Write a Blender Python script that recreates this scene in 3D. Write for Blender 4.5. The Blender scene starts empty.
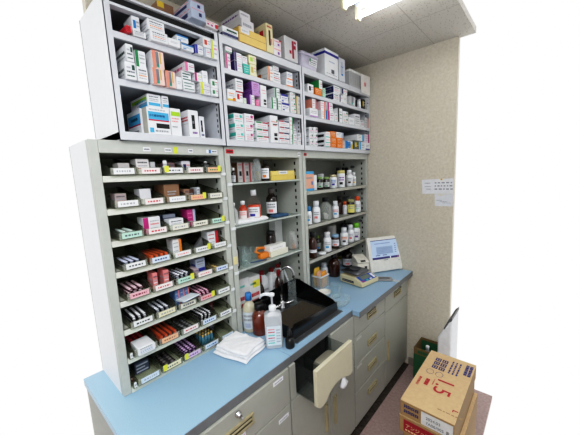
import bpy, math, random
from math import sin, cos, pi, radians, sqrt
from mathutils import Matrix, Vector
random.seed(7)
sc = bpy.context.scene
COL = sc.collection
# ------------------------------------------------------------------ camera
F = 286.5768
CAM = (1.1627, -2.3553, 1.6723)
yaw, pitch, roll = -0.7351, -0.1419, -0.0479
fw = (sin(yaw)*cos(pitch), cos(yaw)*cos(pitch), sin(pitch))
rt = (cos(yaw), -sin(yaw), 0)
up = (rt[1]*fw[2]-rt[2]*fw[1], rt[2]*fw[0]-rt[0]*fw[2], rt[0]*fw[1]-rt[1]*fw[0])
RR = [a*cos(roll)+b*sin(roll) for a, b in zip(rt, up)]
UU = [-a*sin(roll)+b*cos(roll) for a, b in zip(rt, up)]
cd = bpy.data.cameras.new('camera')
cd.sensor_width = 36; cd.lens = F/580*36; cd.clip_start = 0.02
cam = bpy.data.objects.new('camera', cd); COL.objects.link(cam)
cam.matrix_world = Matrix(((RR[0], UU[0], -fw[0], CAM[0]), (RR[1], UU[1], -fw[1], CAM[1]), (RR[2], UU[2], -fw[2], CAM[2]), (0, 0, 0, 1)))
sc.camera = cam

def U(px, py, ax, val):                       # a measured photo point on a known plane of the room
    d = [fw[i]+(px-290)/F*RR[i]-(py-217.5)/F*UU[i] for i in range(3)]
    i = 'xyz'.index(ax); t = (val-CAM[i])/d[i]
    return [CAM[k]+t*d[k] for k in range(3)]
def depth(p): return sum((p[i]-CAM[i])*fw[i] for i in range(3))
def proj(p):
    d = [p[i]-CAM[i] for i in range(3)]; w = depth(p)
    return 290+F*sum(a*b for a, b in zip(d, RR))/w, 217.5-F*sum(a*b for a, b in zip(d, UU))/w
def zat(x, y, v):                             # height above (x,y) seen at row v
    lo, hi = -1.0, 3.5
    for _ in range(40):
        m = (lo+hi)/2
        if proj((x, y, m))[1] > v: lo = m
        else: hi = m
    return lo

# --------------------------------------------------------------- materials
def lin(c):
    return tuple(((v/255)/12.92 if v/255 <= .04045 else ((v/255+.055)/1.055)**2.4) for v in c)
_M = {}
def mat(rgb, rough=.5, metal=0.0, noise=.05, scale=40, emit=None, spec=.5):
    key = (tuple(rgb), rough, metal, noise, scale, emit, spec)
    if key in _M: return _M[key]
    m = bpy.data.materials.new('paint_%d_%d_%d' % tuple(rgb)); m.use_nodes = True
    n = m.node_tree.nodes; l = m.node_tree.links; b = n['Principled BSDF']
    b.inputs['Roughness'].default_value = rough; b.inputs['Metallic'].default_value = metal
    b.inputs['Specular IOR Level'].default_value = spec
    c = lin(rgb)
    tc = n.new('ShaderNodeTexCoord'); nz = n.new('ShaderNodeTexNoise'); nz.inputs['Scale'].default_value = scale
    l.new(tc.outputs['Object'], nz.inputs['Vector'])
    rp = n.new('ShaderNodeValToRGB'); e = rp.color_ramp.elements
    e[0].position = .3; e[1].position = .7
    e[0].color = (*[v*(1-noise) for v in c], 1); e[1].color = (*[min(1, v*(1+noise)) for v in c], 1)
    l.new(nz.outputs['Fac'], rp.inputs['Fac']); l.new(rp.outputs['Color'], b.inputs['Base Color'])
    if emit:
        l.new(rp.outputs['Color'], b.inputs['Emission Color']); b.inputs['Emission Strength'].default_value = emit
    _M[key] = m; return m
def clear(rgb, alpha=.25, rough=.05, edge=.42):
    key = ('clear', tuple(rgb), alpha, rough, edge)
    if key in _M: return _M[key]
    m = bpy.data.materials.new('clear_%d_%d_%d' % tuple(rgb)); m.use_nodes = True
    n = m.node_tree.nodes; l = m.node_tree.links; n.remove(n['Principled BSDF'])
    out = n['Material Output']; tr = n.new('ShaderNodeBsdfTransparent'); gl = n.new('ShaderNodeBsdfPrincipled')
    gl.inputs['Roughness'].default_value = rough
    tc = n.new('ShaderNodeTexCoord'); nz = n.new('ShaderNodeTexNoise'); nz.inputs['Scale'].default_value = 30
    l.new(tc.outputs['Object'], nz.inputs['Vector'])
    c = lin(rgb); rp = n.new('ShaderNodeValToRGB'); e = rp.color_ramp.elements
    e[0].color = (*[v*.93 for v in c], 1); e[1].color = (*[min(1, v*1.07) for v in c], 1)
    l.new(nz.outputs['Fac'], rp.inputs['Fac']); l.new(rp.outputs['Color'], gl.inputs['Base Color'])
    t = [min(1, .55+.45*v/max(max(c), .01)) for v in c]; tr.inputs['Color'].default_value = (*t, 1)
    lw = n.new('ShaderNodeLayerWeight'); lw.inputs['Blend'].default_value = .35
    ma = n.new('ShaderNodeMath'); ma.operation = 'MULTIPLY_ADD'; ma.inputs[1].default_value = edge; ma.inputs[2].default_value = alpha
    ma.use_clamp = True
    l.new(lw.outputs['Facing'], ma.inputs[0])
    mx = n.new('ShaderNodeMixShader'); l.new(ma.outputs[0], mx.inputs['Fac'])
    l.new(tr.outputs[0], mx.inputs[1]); l.new(gl.outputs[0], mx.inputs[2]); l.new(mx.outputs[0], out.inputs['Surface'])
    _M[key] = m; return m
C = dict(white=(230, 232, 235), grey=(150, 153, 158), dark=(84, 88, 98), black=(20, 20, 22), blue=(38, 120, 190), sky=(70, 165, 215), navy=(28, 34, 92),
         teal=(60, 185, 170), green=(30, 130, 75), dgreen=(15, 70, 55), lime=(160, 205, 40), red=(190, 30, 45), crimson=(160, 20, 50), pink=(225, 120, 165),
         magenta=(180, 40, 120), purple=(120, 70, 150), dpurple=(55, 35, 100), lilac=(190, 150, 205), orange=(232, 130, 40), salmon=(218, 140, 120),
         yellow=(222, 192, 60), cream=(222, 212, 160), gold=(205, 170, 95), brown=(110, 78, 58), kraft=(140, 105, 78), royal=(40, 45, 150), ltext=(168, 172, 180), rose=(222, 130, 130),
         yg=(205, 215, 60), mint=(170, 215, 195), bluegrey=(176, 186, 205), maroon=(110, 25, 45))
def pm(k, rough=.45): return mat(C[k] if isinstance(k, str) else k, rough, noise=.03)

# ------------------------------------------------------------- mesh builder
class MB:
    def __init__(s): s.v = []; s.f = []; s.m = []; s.sm = []; s.mats = []
    def mi(s, m):
        if m not in s.mats: s.mats.append(m)
        return s.mats.index(m)
    def add(s, vs, fs, m, smooth=False):
        o = len(s.v); s.v += [tuple(p) for p in vs]; k = s.mi(m)
        for f in fs: s.f.append([o+i for i in f]); s.m.append(k); s.sm.append(smooth)
        return s
    def box(s, x0, x1, y0, y1, z0, z1, m):
        return s.add([(x0, y0, z0), (x1, y0, z0), (x1, y1, z0), (x0, y1, z0), (x0, y0, z1), (x1, y0, z1), (x1, y1, z1), (x0, y1, z1)],
              [(0, 3, 2, 1), (4, 5, 6, 7), (0, 1, 5, 4), (1, 2, 6, 5), (2, 3, 7, 6), (3, 0, 4, 7)], m)
    def quad(s, pts, m): return s.add(pts, [tuple(range(len(pts)))], m)
    def prism(s, poly, d, m):               # poly: 3-D polygon, d: extrusion vector
        n = len(poly); vs = list(poly)+[tuple(p[i]+d[i] for i in range(3)) for p in poly]
        return s.add(vs, [tuple(range(n))[::-1], tuple(range(n, 2*n))]+[(i, (i+1) % n, n+(i+1) % n, n+i) for i in range(n)], m)
    def rings(s, rings, m, cap0=True, cap1=True, smooth=True):
        n = len(rings[0]); vs = [p for r in rings for p in r]; fs = []
        for k in range(len(rings)-1):
            for i in range(n): fs.append((k*n+i, k*n+(i+1) % n, (k+1)*n+(i+1) % n, (k+1)*n+i))
        if cap0: fs.append(tuple(range(n))[::-1])
        if cap1: fs.append(tuple((len(rings)-1)*n+i for i in range(n)))
        return s.add(vs, fs, m, smooth)
    def lathe(s, prof, m, c=(0, 0, 0), seg=20, cap0=True, cap1=True):
        return s.rings([[(c[0]+r*cos(2*pi*i/seg), c[1]+r*sin(2*pi*i/seg), c[2]+z) for i in range(seg)] for r, z in prof], m, cap0, cap1)
    def rrect(s, secs, m, c=(0, 0, 0), p=5, seg=28, cap1=True):   # secs (hx, hy, z): rounded-rectangle sections
        R = []
        for hx, hy, z in secs:
            ring = []
            for i in range(seg):
                a = 2*pi*i/seg; ca, sa = cos(a), sin(a)
                ring.append((c[0]+hx*math.copysign(abs(ca)**(2/p), ca), c[1]+hy*math.copysign(abs(sa)**(2/p), sa), c[2]+z))
            R.append(ring)
        return s.rings(R, m, True, cap1)
    def tube(s, path, r, m, seg=10, closed=False):
        R = []; n = len(path); P = [Vector(p) for p in path]
        for i in range(n):
            t = (P[min(i+1, n-1)]-P[max(i-1, 0)]).normalized()
            a = Vector((0, 0, 1)) if abs(t.z) < .9 else Vector((1, 0, 0))
            e1 = t.cross(a).normalized(); e2 = t.cross(e1); rr = r[i] if isinstance(r, (list, tuple)) else r
            R.append([tuple(P[i]+e1*rr*cos(2*pi*k/seg)+e2*rr*sin(2*pi*k/seg)) for k in range(seg)])
        return s.rings(R, m)
    def build(s, name, parent=None, org=(0, 0, 0), bevel=0, rz=0, bseg=1):
        me = bpy.data.meshes.new(name); me.from_pydata([tuple(p[i]-org[i] for i in range(3)) for p in s.v], [], s.f)
        for m in s.mats: me.materials.append(m)
        for p, k, sm in zip(me.polygons, s.m, s.sm): p.material_index = k; p.use_smooth = sm
        me.update()
        o = bpy.data.objects.new(name, me); COL.objects.link(o)
        if parent: o.parent = parent
        else: o.location = org; o.rotation_euler.z = rz
        if bevel:
            b = o.modifiers.new('bevel', 'BEVEL'); b.width = bevel; b.segments = bseg; b.limit_method = 'ANGLE'; b.angle_limit = radians(50)
        return o
LABELS = {}
def tag(o, label, cat, group=None):
    n = len(label.split())
    if n > 16 or n < 4: print('LABELLEN', n, label)
    if label in LABELS: print('DUPLABEL', label)
    LABELS[label] = 1
    o['label'] = label; o['category'] = cat
    if group: o['group'] = group
    return o
def thing(name, label, cat, loc=(0, 0, 0), rz=0, group=None):
    o = bpy.data.objects.new(name, None); COL.objects.link(o); o.location = loc; o.rotation_euler.z = rz; o.empty_display_size = .05
    return tag(o, label, cat, group)
def struct(o): o['kind'] = 'structure'; return o
def dashes(mb, P, u0, u1, v, h, m, rnd, gap=.25):
    """a row of print: little dashes in face coordinates; P(u,v)->point"""
    u = u0; w = max((u1-u0)/7, .02)
    while u < u1-.01:
        e = min(u+w*rnd.uniform(.5, 1.3), u1)
        mb.quad([P(u, v), P(e, v), P(e, v+h), P(u, v+h)], m); u = e+w*gap
ORD = ['first', 'second', 'third', 'fourth', 'fifth', 'sixth', 'seventh', 'eighth']

# ================================================================== SETTING
def tex_mat(name, build):
    m = bpy.data.materials.new(name); m.use_nodes = True
    build(m.node_tree.nodes, m.node_tree.links, m.node_tree.nodes['Principled BSDF']); return m
def ramp(n, stops):
    r = n.new('ShaderNodeValToRGB'); e = r.color_ramp.elements
    while len(e) < len(stops): e.new(.5)
    for el, (p, c) in zip(e, stops): el.position = p; el.color = (*lin(c), 1)
    return r
def wallm(n, l, b):
    tc = n.new('ShaderNodeTexCoord'); mp = n.new('ShaderNodeMapping'); mp.inputs['Scale'].default_value = (1, 1, 1)
    l.new(tc.outputs['Object'], mp.inputs['Vector'])
    a = n.new('ShaderNodeTexNoise'); a.inputs['Scale'].default_value = 60; a.inputs['Detail'].default_value = 6; a.inputs['Distortion'].default_value = .6
    l.new(mp.outputs[0], a.inputs['Vector'])
    r = ramp(n, [(.35, (201, 194, 177)), (.5, (208, 201, 185)), (.66, (214, 208, 193))]); l.new(a.outputs['Fac'], r.inputs['Fac'])
    l.new(r.outputs['Color'], b.inputs['Base Color']); b.inputs['Roughness'].default_value = .85
    bu = n.new('ShaderNodeBump'); bu.inputs['Strength'].default_value = .25; bu.inputs['Distance'].default_value = .004
    l.new(a.outputs['Fac'], bu.inputs['Height']); l.new(bu.outputs[0], b.inputs['Normal'])
M_wall = tex_mat('wallpaper_beige', wallm)
def ceilm(n, l, b):
    tc = n.new('ShaderNodeTexCoord'); sp = n.new('ShaderNodeSeparateXYZ'); l.new(tc.outputs['Object'], sp.inputs[0])
    mp = n.new('ShaderNodeMapping'); mp.inputs['Scale'].default_value = (1, .42, 1); mp.inputs['Rotation'].default_value = (0, 0, .5); l.new(tc.outputs['Object'], mp.inputs['Vector'])
    v = n.new('ShaderNodeTexVoronoi'); v.inputs['Scale'].default_value = 100; v.inputs['Randomness'].default_value = 1; l.new(mp.outputs[0], v.inputs['Vector'])
    r = ramp(n, [(.0, (128, 124, 116)), (.14, (142, 138, 130)), (.24, (200, 196, 188)), (1, (204, 200, 192))]); l.new(v.outputs['Distance'], r.inputs['Fac'])
    def seam(axis, off, pitch):
        a = n.new('ShaderNodeMath'); a.operation = 'SUBTRACT'; a.inputs[1].default_value = off-50*pitch; l.new(sp.outputs[axis], a.inputs[0])
        d = n.new('ShaderNodeMath'); d.operation = 'MODULO'; d.inputs[1].default_value = pitch; l.new(a.outputs[0], d.inputs[0])
        c = n.new('ShaderNodeMath'); c.operation = 'LESS_THAN'; c.inputs[1].default_value = .005; l.new(d.outputs[0], c.inputs[0]); return c
    s1 = seam(0, .493, .455); s2 = seam(1, -.43, .455)
    mxm = n.new('ShaderNodeMath'); mxm.operation = 'MAXIMUM'; l.new(s1.outputs[0], mxm.inputs[0]); l.new(s2.outputs[0], mxm.inputs[1])
    mx = n.new('ShaderNodeMix'); mx.data_type = 'RGBA'; l.new(mxm.outputs[0], mx.inputs['Factor']); l.new(r.outputs['Color'], mx.inputs['A']); mx.inputs['B'].default_value = (*lin((172, 168, 160)), 1)
    l.new(mx.outputs['Result'], b.inputs['Base Color']); b.inputs['Roughness'].default_value = .9
M_ceil = tex_mat('ceiling_pitted_tile', ceilm)
def floorm(n, l, b):
    tc = n.new('ShaderNodeTexCoord'); a = n.new('ShaderNodeTexNoise'); a.inputs['Scale'].default_value = 60; a.inputs['Detail'].default_value = 4; l.new(tc.outputs['Object'], a.inputs['Vector'])
    r = ramp(n, [(.3, (150, 128, 124)), (.7, (172, 150, 145))]); l.new(a.outputs['Fac'], r.inputs['Fac'])
    l.new(r.outputs['Color'], b.inputs['Base Color']); b.inputs['Roughness'].default_value = .45
M_floor = tex_mat('floor_mauve_vinyl', floorm)
def topm(n, l, b):
    tc = n.new('ShaderNodeTexCoord'); a = n.new('ShaderNodeTexNoise'); a.inputs['Scale'].default_value = 300; l.new(tc.outputs['Object'], a.inputs['Vector'])
    r = ramp(n, [(.3, (146, 178, 203)), (.7, (158, 189, 212))]); l.new(a.outputs['Fac'], r.inputs['Fac'])
    l.new(r.outputs['Color'], b.inputs['Base Color']); b.inputs['Roughness'].default_value = .38
M_top = tex_mat('worktop_blue_laminate', topm)
M_plain = mat((200, 202, 204), .8)
YL = -2.06        # where the run of furniture is modelled to on the near side
CZ = 2.563
struct(MB().box(-.295, .652, .01, .05, 0, CZ, M_wall).build('wall_back', org=(0, .01, 0)))
struct(MB().box(-.335, -.295, -1.93, .05, 0, CZ, M_wall).build('wall_left', org=(-.295, 0, 0)))
struct(MB().box(-.335, .745, -2.0, .05, CZ, CZ+.04, M_ceil).build('ceiling'))
mb = MB().box(-.295, .95, -1.3, .01, -.03, 0, M_floor); mb.box(-.295, 1.65, -3.3, -1.3, -.03, 0, M_floor); struct(mb.build('floor'))
struct(MB().box(-.335, 1.69, -3.34, -3.3, 0, CZ, M_plain).build('wall_front', org=(0, -3.3, 0)))
struct(MB().box(1.65, 1.69, -3.3, .05, 0, CZ, M_plain).build('wall_right', org=(1.65, 0, 0)))
struct(MB().box(-.335, -.295, -3.3, -2.6, 0, CZ, M_plain).build('wall_left_rear', org=(-.295, -2.6, 0)))
struct(MB().box(-.335, 1.69, -3.34, -2.5, CZ, CZ+.04, M_ceil).build('ceiling_rear'))
struct(MB().box(.345, .652, -.004, .01, 0, .065, mat((136, 128, 118), .6)).build('baseboard_back', org=(.36, 0, 0)))

# ================================================================== CABINETS
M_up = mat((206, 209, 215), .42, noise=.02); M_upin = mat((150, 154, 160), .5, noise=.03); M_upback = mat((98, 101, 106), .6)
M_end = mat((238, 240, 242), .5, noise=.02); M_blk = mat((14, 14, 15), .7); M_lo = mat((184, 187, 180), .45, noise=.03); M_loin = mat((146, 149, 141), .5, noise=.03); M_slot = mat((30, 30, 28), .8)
ZT, ZB = 2.335, 1.834
BAYS = {'left': (-1.962, -1.503), 'middle': (-1.497, -.903), 'right': (-.897, 0.0)}
XB = -.283
def slots(mb, x, y, z0, z1, step, m, nrm, hw=.004, hh=.013):      # rows of punched holes in a side panel
    z = z0
    while z < z1:
        mb.quad([(x-hw, y+nrm*.0006, z), (x+hw, y+nrm*.0006, z), (x+hw, y+nrm*.0006, z+hh), (x-hw, y+nrm*.0006, z+hh)], m); z += step
for side, (y0, y1) in BAYS.items():
    t = thing('wall_cabinet', 'grey open-fronted upper wall cabinet, the %s of three, full of medicine boxes' % {'left': 'leftmost', 'middle': 'narrow middle one', 'right': 'rightmost'}[side], 'cabinet', (0, y0, ZB))
    o = (0, y0, ZB); T = .018
    MB().box(XB, -.001, y0, y0+T, ZB, ZT, M_end if side == 'left' else M_up).build('side_panel', t, o)
    mb = MB().box(XB, -.001, y1-T, y1, ZB, ZT, M_up)
    slots(mb, -.025, y1-T, ZB+.06, ZT-.06, .025, M_slot, -1); slots(mb, -.235, y1-T, ZB+.06, ZT-.06, .025, M_slot, -1)
    mb.build('side_panel', t, o)
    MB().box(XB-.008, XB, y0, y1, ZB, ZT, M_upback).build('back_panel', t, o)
    MB().box(XB, 0, y0, y1, ZB, ZB+.03, M_up).build('bottom_rail', t, o, .002)
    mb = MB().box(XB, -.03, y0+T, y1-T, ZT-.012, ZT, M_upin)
    if side == 'left':
        mb.box(-.03, 0, y0+T, y1-T, ZT-.008, ZT, M_up); mb.box(-.03, -.012, y0+T, y1-T, ZT-.035, ZT-.008, M_blk); mb.box(-.03, 0, y0+T, y1-T, ZT-.044, ZT-.035, M_up)
    else: mb.box(-.03, 0, y0+T, y1-T, ZT-.036, ZT, M_up)
    mb.build('top_panel', t, o)
    for zs in (2.192 if side != 'left' else 2.207, 2.047):
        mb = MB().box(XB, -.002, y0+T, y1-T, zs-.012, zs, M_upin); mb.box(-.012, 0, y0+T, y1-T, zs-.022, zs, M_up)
        mb.build('shelf', t, o)
    MB().box(-.012, .0005, y0, y0+T, ZB, ZT, M_up).build('front_post', t, o); MB().box(-.012, .0005, y1-T, y1, ZB, ZT, M_up).build('front_post', t, o)
# lower shelf units
XL = -.022; LB = {'left': (YL, -1.503), 'middle': (-1.497, -.903), 'right': (-.897, 0.0)}; LZ0 = .85; LZ1 = ZB-.001
ROWZ = [1.705, 1.585, 1.466, 1.347, 1.230, 1.115, .997]
SH = {'left': ROWZ, 'middle': [1.652, 1.428, 1.192], 'right': [1.568, 1.338, 1.095]}
M_lip = mat((214, 216, 204), .4, noise=.02); M_glass = clear((196, 206, 200), .35)
for side, (y0, y1) in LB.items():
    lab = {'left': 'grey slotted shelf unit holding rows of clear medicine trays', 'middle': 'narrow grey shelf unit with clear glass shelves above the sink', 'right': 'grey shelf unit of white and brown bottles beside the beige wall'}[side]
    t = thing('shelf_unit', lab, 'shelf unit', (0, y0, LZ0)); o = (0, y0, LZ0); T = .02
    MB().box(XB, XL-.03, y0, y0+T, LZ0, LZ1, M_end if side == 'left' else M_lo).build('side_panel', t, o)
    mb = MB().box(XB, XL-.03, y1-T, y1, LZ0, LZ1, M_lo)
    slots(mb, -.07, y1-T, LZ0+.06, LZ1-.08, .044, M_slot, -1, .0065, .02); slots(mb, -.25, y1-T, LZ0+.06, LZ1-.08, .044, M_slot, -1, .0065, .02)
    mb.build('side_panel', t, o)
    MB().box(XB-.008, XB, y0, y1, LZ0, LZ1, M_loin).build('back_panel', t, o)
    MB().box(XL-.03, XL, y0, y0+.03, LZ0, LZ1, M_lo).build('post', t, o, .002)
    MB().box(XL-.03, XL, y1-.03, y1, LZ0, LZ1, M_lo).build('post', t, o, .002)
    MB().box(XB, XL, y0+.03, y1-.03, LZ1-.045, LZ1, M_lo).build('header_rail', t, o)
    for zs in SH[side]:
        mb = MB()
        if side == 'middle':
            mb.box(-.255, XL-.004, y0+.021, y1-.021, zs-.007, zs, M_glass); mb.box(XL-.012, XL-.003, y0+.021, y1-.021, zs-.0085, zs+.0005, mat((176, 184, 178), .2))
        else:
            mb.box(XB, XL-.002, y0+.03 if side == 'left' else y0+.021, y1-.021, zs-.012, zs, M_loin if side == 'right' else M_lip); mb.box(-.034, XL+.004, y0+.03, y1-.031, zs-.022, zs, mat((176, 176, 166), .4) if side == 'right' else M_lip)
        mb.build('shelf', t, o)
        for yy in (y1-.015,) if side == 'left' else (y0+.015,):
            if side != 'right':
                c = MB().box(XL, XL+.006, yy-.013, yy+.013, zs-.012, zs+.001, mat((226, 228, 230), .3)).build('shelf_clip', t, o)
    if side == 'left':
        MB().box(XB, XL+.002, y0+.03, y1-.03, LZ0, LZ0+.022, M_lip).build('base_shelf', t, o)
    # small stickers on the header and post
    z = LZ1-.024
    def stick(yy, w, h, col, zz=z, col2=None, nm='sticker'):
        mb = MB().quad([(XL+.0008, yy, zz-h/2), (XL+.0008, yy+w, zz-h/2), (XL+.0008, yy+w, zz+h/2), (XL+.0008, yy, zz+h/2)], pm(col))
        if col2: dashes(mb, lambda u, v: (XL+.0014, yy+w*u, zz-h/2+h*v), .1, .9, .3, .4, pm(col2), random)
        mb.build(nm, t, o)
    if side == 'left':
        for u, w, cc, c2 in ((143, .028, 'white', 'dark'), (164.5, .028, 'white', 'dark'), (173.5, .017, 'yg', None), (188, .022, 'white', 'dark'), (206, .012, 'white', None), (211, .03, 'white', 'dark'), (208.5, .01, 'blue', None)):
            stick(U(u, 149, 'x', XL)[1], w, .015 if cc != 'yg' else .028, cc, z-.004, c2)
    elif side == 'middle':
        stick(-1.49, .045, .02, 'red', z, 'black'); stick(-.945, .022, .02, 'white', z, 'dark')
        mb = MB().box(XL, XL+.003, -1.495, -1.472, 1.235, 1.275, pm('cream')); mb.build('tape_strip', t, o)
    else:
        stick(-.885, .03, .018, 'red', z, 'black')
        for (x, zz) in ((-.16, 1.73), (-.1, 1.53), (-.09, 1.245)):
            mb = MB().add([(x+.022*cos(a), y1-.0206, zz+.013*sin(a)) for a in [2*pi*i/18 for i in range(18)]], [tuple(range(18))], pm((96, 98, 100)))
            dashes(mb, lambda u, v: (x-.014+.028*u, y1-.0212, zz-.004+.008*v), 0, 1, .2, .6, pm('dark'), random)
            mb.build('oval_sticker', t, o)
# ---- worktops
M_edge = mat((112, 114, 116), .5); XC1, XC2 = .319, .368
def worktop(y0, y1, xf, label, hole=None):
    t = thing('worktop', label, 'worktop', (0, y0, .82)); o = (0, y0, .82)
    mb = MB()
    if hole:
        a, b, c, d = hole
        mb.box(XB, a, y0, y1, .82, .85, M_top); mb.box(b, xf, y0, y1, .82, .85, M_top); mb.box(a, b, y0, c, .82, .85, M_top); mb.box(a, b, d, y1, .82, .85, M_top)
    else: mb.box(XB, xf, y0, y1, .82, .85, M_top)
    mb.build('laminate_top', t, o)
    MB().box(xf, xf+.003, y0, y1, .812, .848, M_edge).build('front_edge', t, o)
    return t
worktop(-2.135, -1.467, XC1, 'pale blue laminate worktop with a folded towel on it, nearest section')
worktop(-1.465, -.901, XC1, 'pale blue laminate worktop section with the sink let into it', (-.005, .235, -1.36, -.965))
worktop(-.899, .0, XC2, 'pale blue worktop under the weighing scale, standing further out at the wall')
# ---- base cabinets
M_base = mat((166, 167, 158), .4, noise=.02); M_base2 = mat((146, 146, 137), .45); M_kick = mat((52, 47, 40), .8, noise=.35, scale=25); M_hand = mat((172, 162, 130), .4, .2); M_hdk = mat((58, 52, 40), .5)
M_chr = mat((200, 200, 202), .15, 1.0, noise=.01); M_gap = mat((60, 58, 52), .8)
XF = .331; XR = .312
def carcass(t, o, y0, y1, top=.82):
    mb = MB().box(XB, XR-.004, y0+.001, y0+.018, .05, top-.001, M_base2); mb.box(XB, XR-.004, y1-.018, y1-.001, .05, top-.001, M_base2)
    mb.box(XB, XR-.004, y0+.018, y1-.018, .05, .068, M_base2); mb.box(XB, XB+.01, y0+.018, y1-.018, .068, top-.001, M_base2); mb.build('carcass', t, o)
    MB().box(XB, XR-.045, y0+.001, y1-.001, 0, .05, M_kick).build('plinth', t, o)
def cup_handle(par, o, y, z, w=.125, hgt=.042):
    x = XF
    mb = MB().box(x, x+.003, y-w/2, y+w/2, z-hgt/2, z+hgt/2, M_hand)
    mb.box(x+.003, x+.0036, y-w/2+.009, y+w/2-.009, z-hgt/2+.008, z+hgt/2-.007, M_hdk)
    mb.box(x+.003, x+.009, y-w/2, y+w/2, z+hgt/2-.007, z+hgt/2, M_hand); mb.box(x+.003, x+.010, y-w/2, y+w/2, z-hgt/2, z-hgt/2+.008, M_hand)
    mb.box(x+.003, x+.008, y-w/2, y-w/2+.009, z-hgt/2+.008, z+hgt/2-.007, M_hand); mb.box(x+.003, x+.008, y+w/2-.009, y+w/2, z-hgt/2+.008, z+hgt/2-.007, M_hand)
    mb.prism([(x+.0036, y-w/2+.012, z+.004), (x+.007, y-w/2+.012, z+.002), (x+.007, y-w/2+.012, z-.003), (x+.0036, y-w/2+.012, z-.001)], (0, w-.024, 0), M_hand)
    mb.build('cup_handle', par, o)
def bar_handle(par, o, y, z0, z1):
    x = XF
    mb = MB().box(x, x+.003, y-.016, y+.016, z0, z1, M_hand); mb.box(x+.003, x+.0035, y-.008, y+.012, z0+.012, z1-.012, M_hdk)
    mb.prism([(x+.003, y-.016, z0), (x+.016, y-.012, z0), (x+.016, y-.006, z0), (x+.003, y-.004, z0)], (0, 0, z1-z0), M_hand)
    mb.build('pull_handle', par, o)
def lock(par, o, y, z):
    mb = MB()
    R = [[(XF+d, y+r*cos(2*pi*i/16), z+r*sin(2*pi*i/16)) for i in range(16)] for r, d in ((.013, 0), (.013, .006), (.008, .009), (.008, .018), (.003, .019))]
    mb.rings(R, M_chr); mb.box(XF+.019, XF+.03, y-.002, y+.002, z-.01, z+.006, M_chr); mb.build('lock', par, o)
def front(t, o, name, y0, y1, z0, z1, m=None):
    return MB().box(XR-.003, XF, y0+.002, y1-.002, z0+.0025, z1-.0025, m or M_base).build(name, t, o, .002)
def sticker(par, o, y, z, w, h, m, dash=True):
    mb = MB().box(XF, XF+.0008, y, y+w, z, z+h, m)
    if dash: dashes(mb, lambda u, v: (XF+.0012, y+w*u, z+h*v), .12, .88, .35, .25, pm('grey'), random)
    mb.build('name_sticker', par, o)
# near drawers
y0, y1 = -2.13, -1.492
t = thing('base_cabinet', 'grey base cabinet with lockable drawer under the nearest worktop section', 'cabinet', (0, y0, 0)); o = (0, y0, 0)
carcass(t, o, y0, y1)
d = front(t, o, 'drawer', y0, y1, .632, .812); cup_handle(d, o, -1.79, .722, .15, .045); lock(d, o, -1.787, .785); sticker(d, o, -1.595, .775, .062, .02, pm('white'))
mb = MB().box(XF, XF+.001, -1.80, -1.757, .655, .69, pm('white')); dashes(mb, lambda u, v: (XF+.0014, -1.80+.043*u, .655+.035*v), .1, .9, .2, .5, pm('pink'), random); mb.build('paper_note', d, o)
d = front(t, o, 'drawer', y0, y1, .40, .632); sticker(d, o, -1.575, .577, .065, .02, pm('white')); cup_handle(d, o, -1.79, .55, .15, .045)
front(t, o, 'drawer', y0, y1, .06, .40)
# sink cabinet
y0, y1 = -1.488, -.902
t = thing('base_cabinet', 'grey sink base cabinet with two doors below a pulled-out drawer', 'cabinet', (0, y0, 0)); o = (0, y0, 0)
carcass(t, o, y0, y1)
front(t, o, 'apron_panel', y0, -1.445, .632, .812); front(t, o, 'apron_panel', -1.15, y1, .632, .812)
d = front(t, o, 'door', y0, -1.172, .045, .632); bar_handle(d, o, -1.215, .28, .44)
d = front(t, o, 'door', -1.172, y1, .045, .632); bar_handle(d, o, -1.126, .265, .435)
# pulled-out smoked drawer with cream front
M_smoke = clear((52, 54, 54), .16, .06)
t2 = thing('smoked_drawer', 'smoky clear drawer with cream front pulled out below the worktop edge', 'drawer', (.30, -1.44, .64)); o2 = (.30, -1.44, .64)
mb = MB(); a, b, x0, x1, z0, z1 = -1.44, -1.155, .30, .437, .645, .795; w = .004
mb.box(x0, x1, a, a+w, z0, z1, M_smoke); mb.box(x0, x1, b-w, b, z0, z1, M_smoke); mb.box(x0, x1, a+w, b-w, z0, z0+w, M_smoke); mb.box(x0, x0+w, a+w, b-w, z0+w, z1, M_smoke); mb.box(x0, x1, a+.09, a+.094, z0+w, z1-.02, M_smoke)
mb.build('smoked_bin', t2, o2)
P = [(-1.452, .648), (-1.43, .628), (-1.405, .626), (-1.375, .64), (-1.35, .66), (-1.31, .672), (-1.26, .672), (-1.22, .66), (-1.19, .645), (-1.16, .640), (-1.143, .65), (-1.143, .822), (-1.452, .822)]
MB().prism([(.438, y, z) for y, z in P], (.02, 0, 0), mat((206, 200, 176), .4, noise=.02)).build('drawer_front', t2, o2, .003, bseg=2)
tag(MB().rrect([(.045, .075, 0), (.047, .078, .02), (.045, .075, .085), (.038, .066, .1)], mat((150, 146, 130), .6), (.375, -1.255, .6495)).build('storage_tub', org=(.375, -1.255, .6495)), 'tan rounded tub lying inside the pulled-out smoky drawer', 'tub')
mb = MB(); R = []
for k, (z, r) in enumerate(((.60, .024), (.615, .03), (.635, .018), (.655, .012), (.676, .01))):
    R.append([(.446+r*.45*cos(2*pi*i/14)*(1+.3*sin(3*i+k)), -1.215+r*sin(2*pi*i/14)*(1+.25*cos(2*i+k*2)), z) for i in range(14)])
tag(mb.rings(R, mat((232, 233, 235), .8)).build('tissue', org=(.446, -1.215, .6)), 'crumpled white tissue hanging below the cream drawer front', 'tissue')
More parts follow.
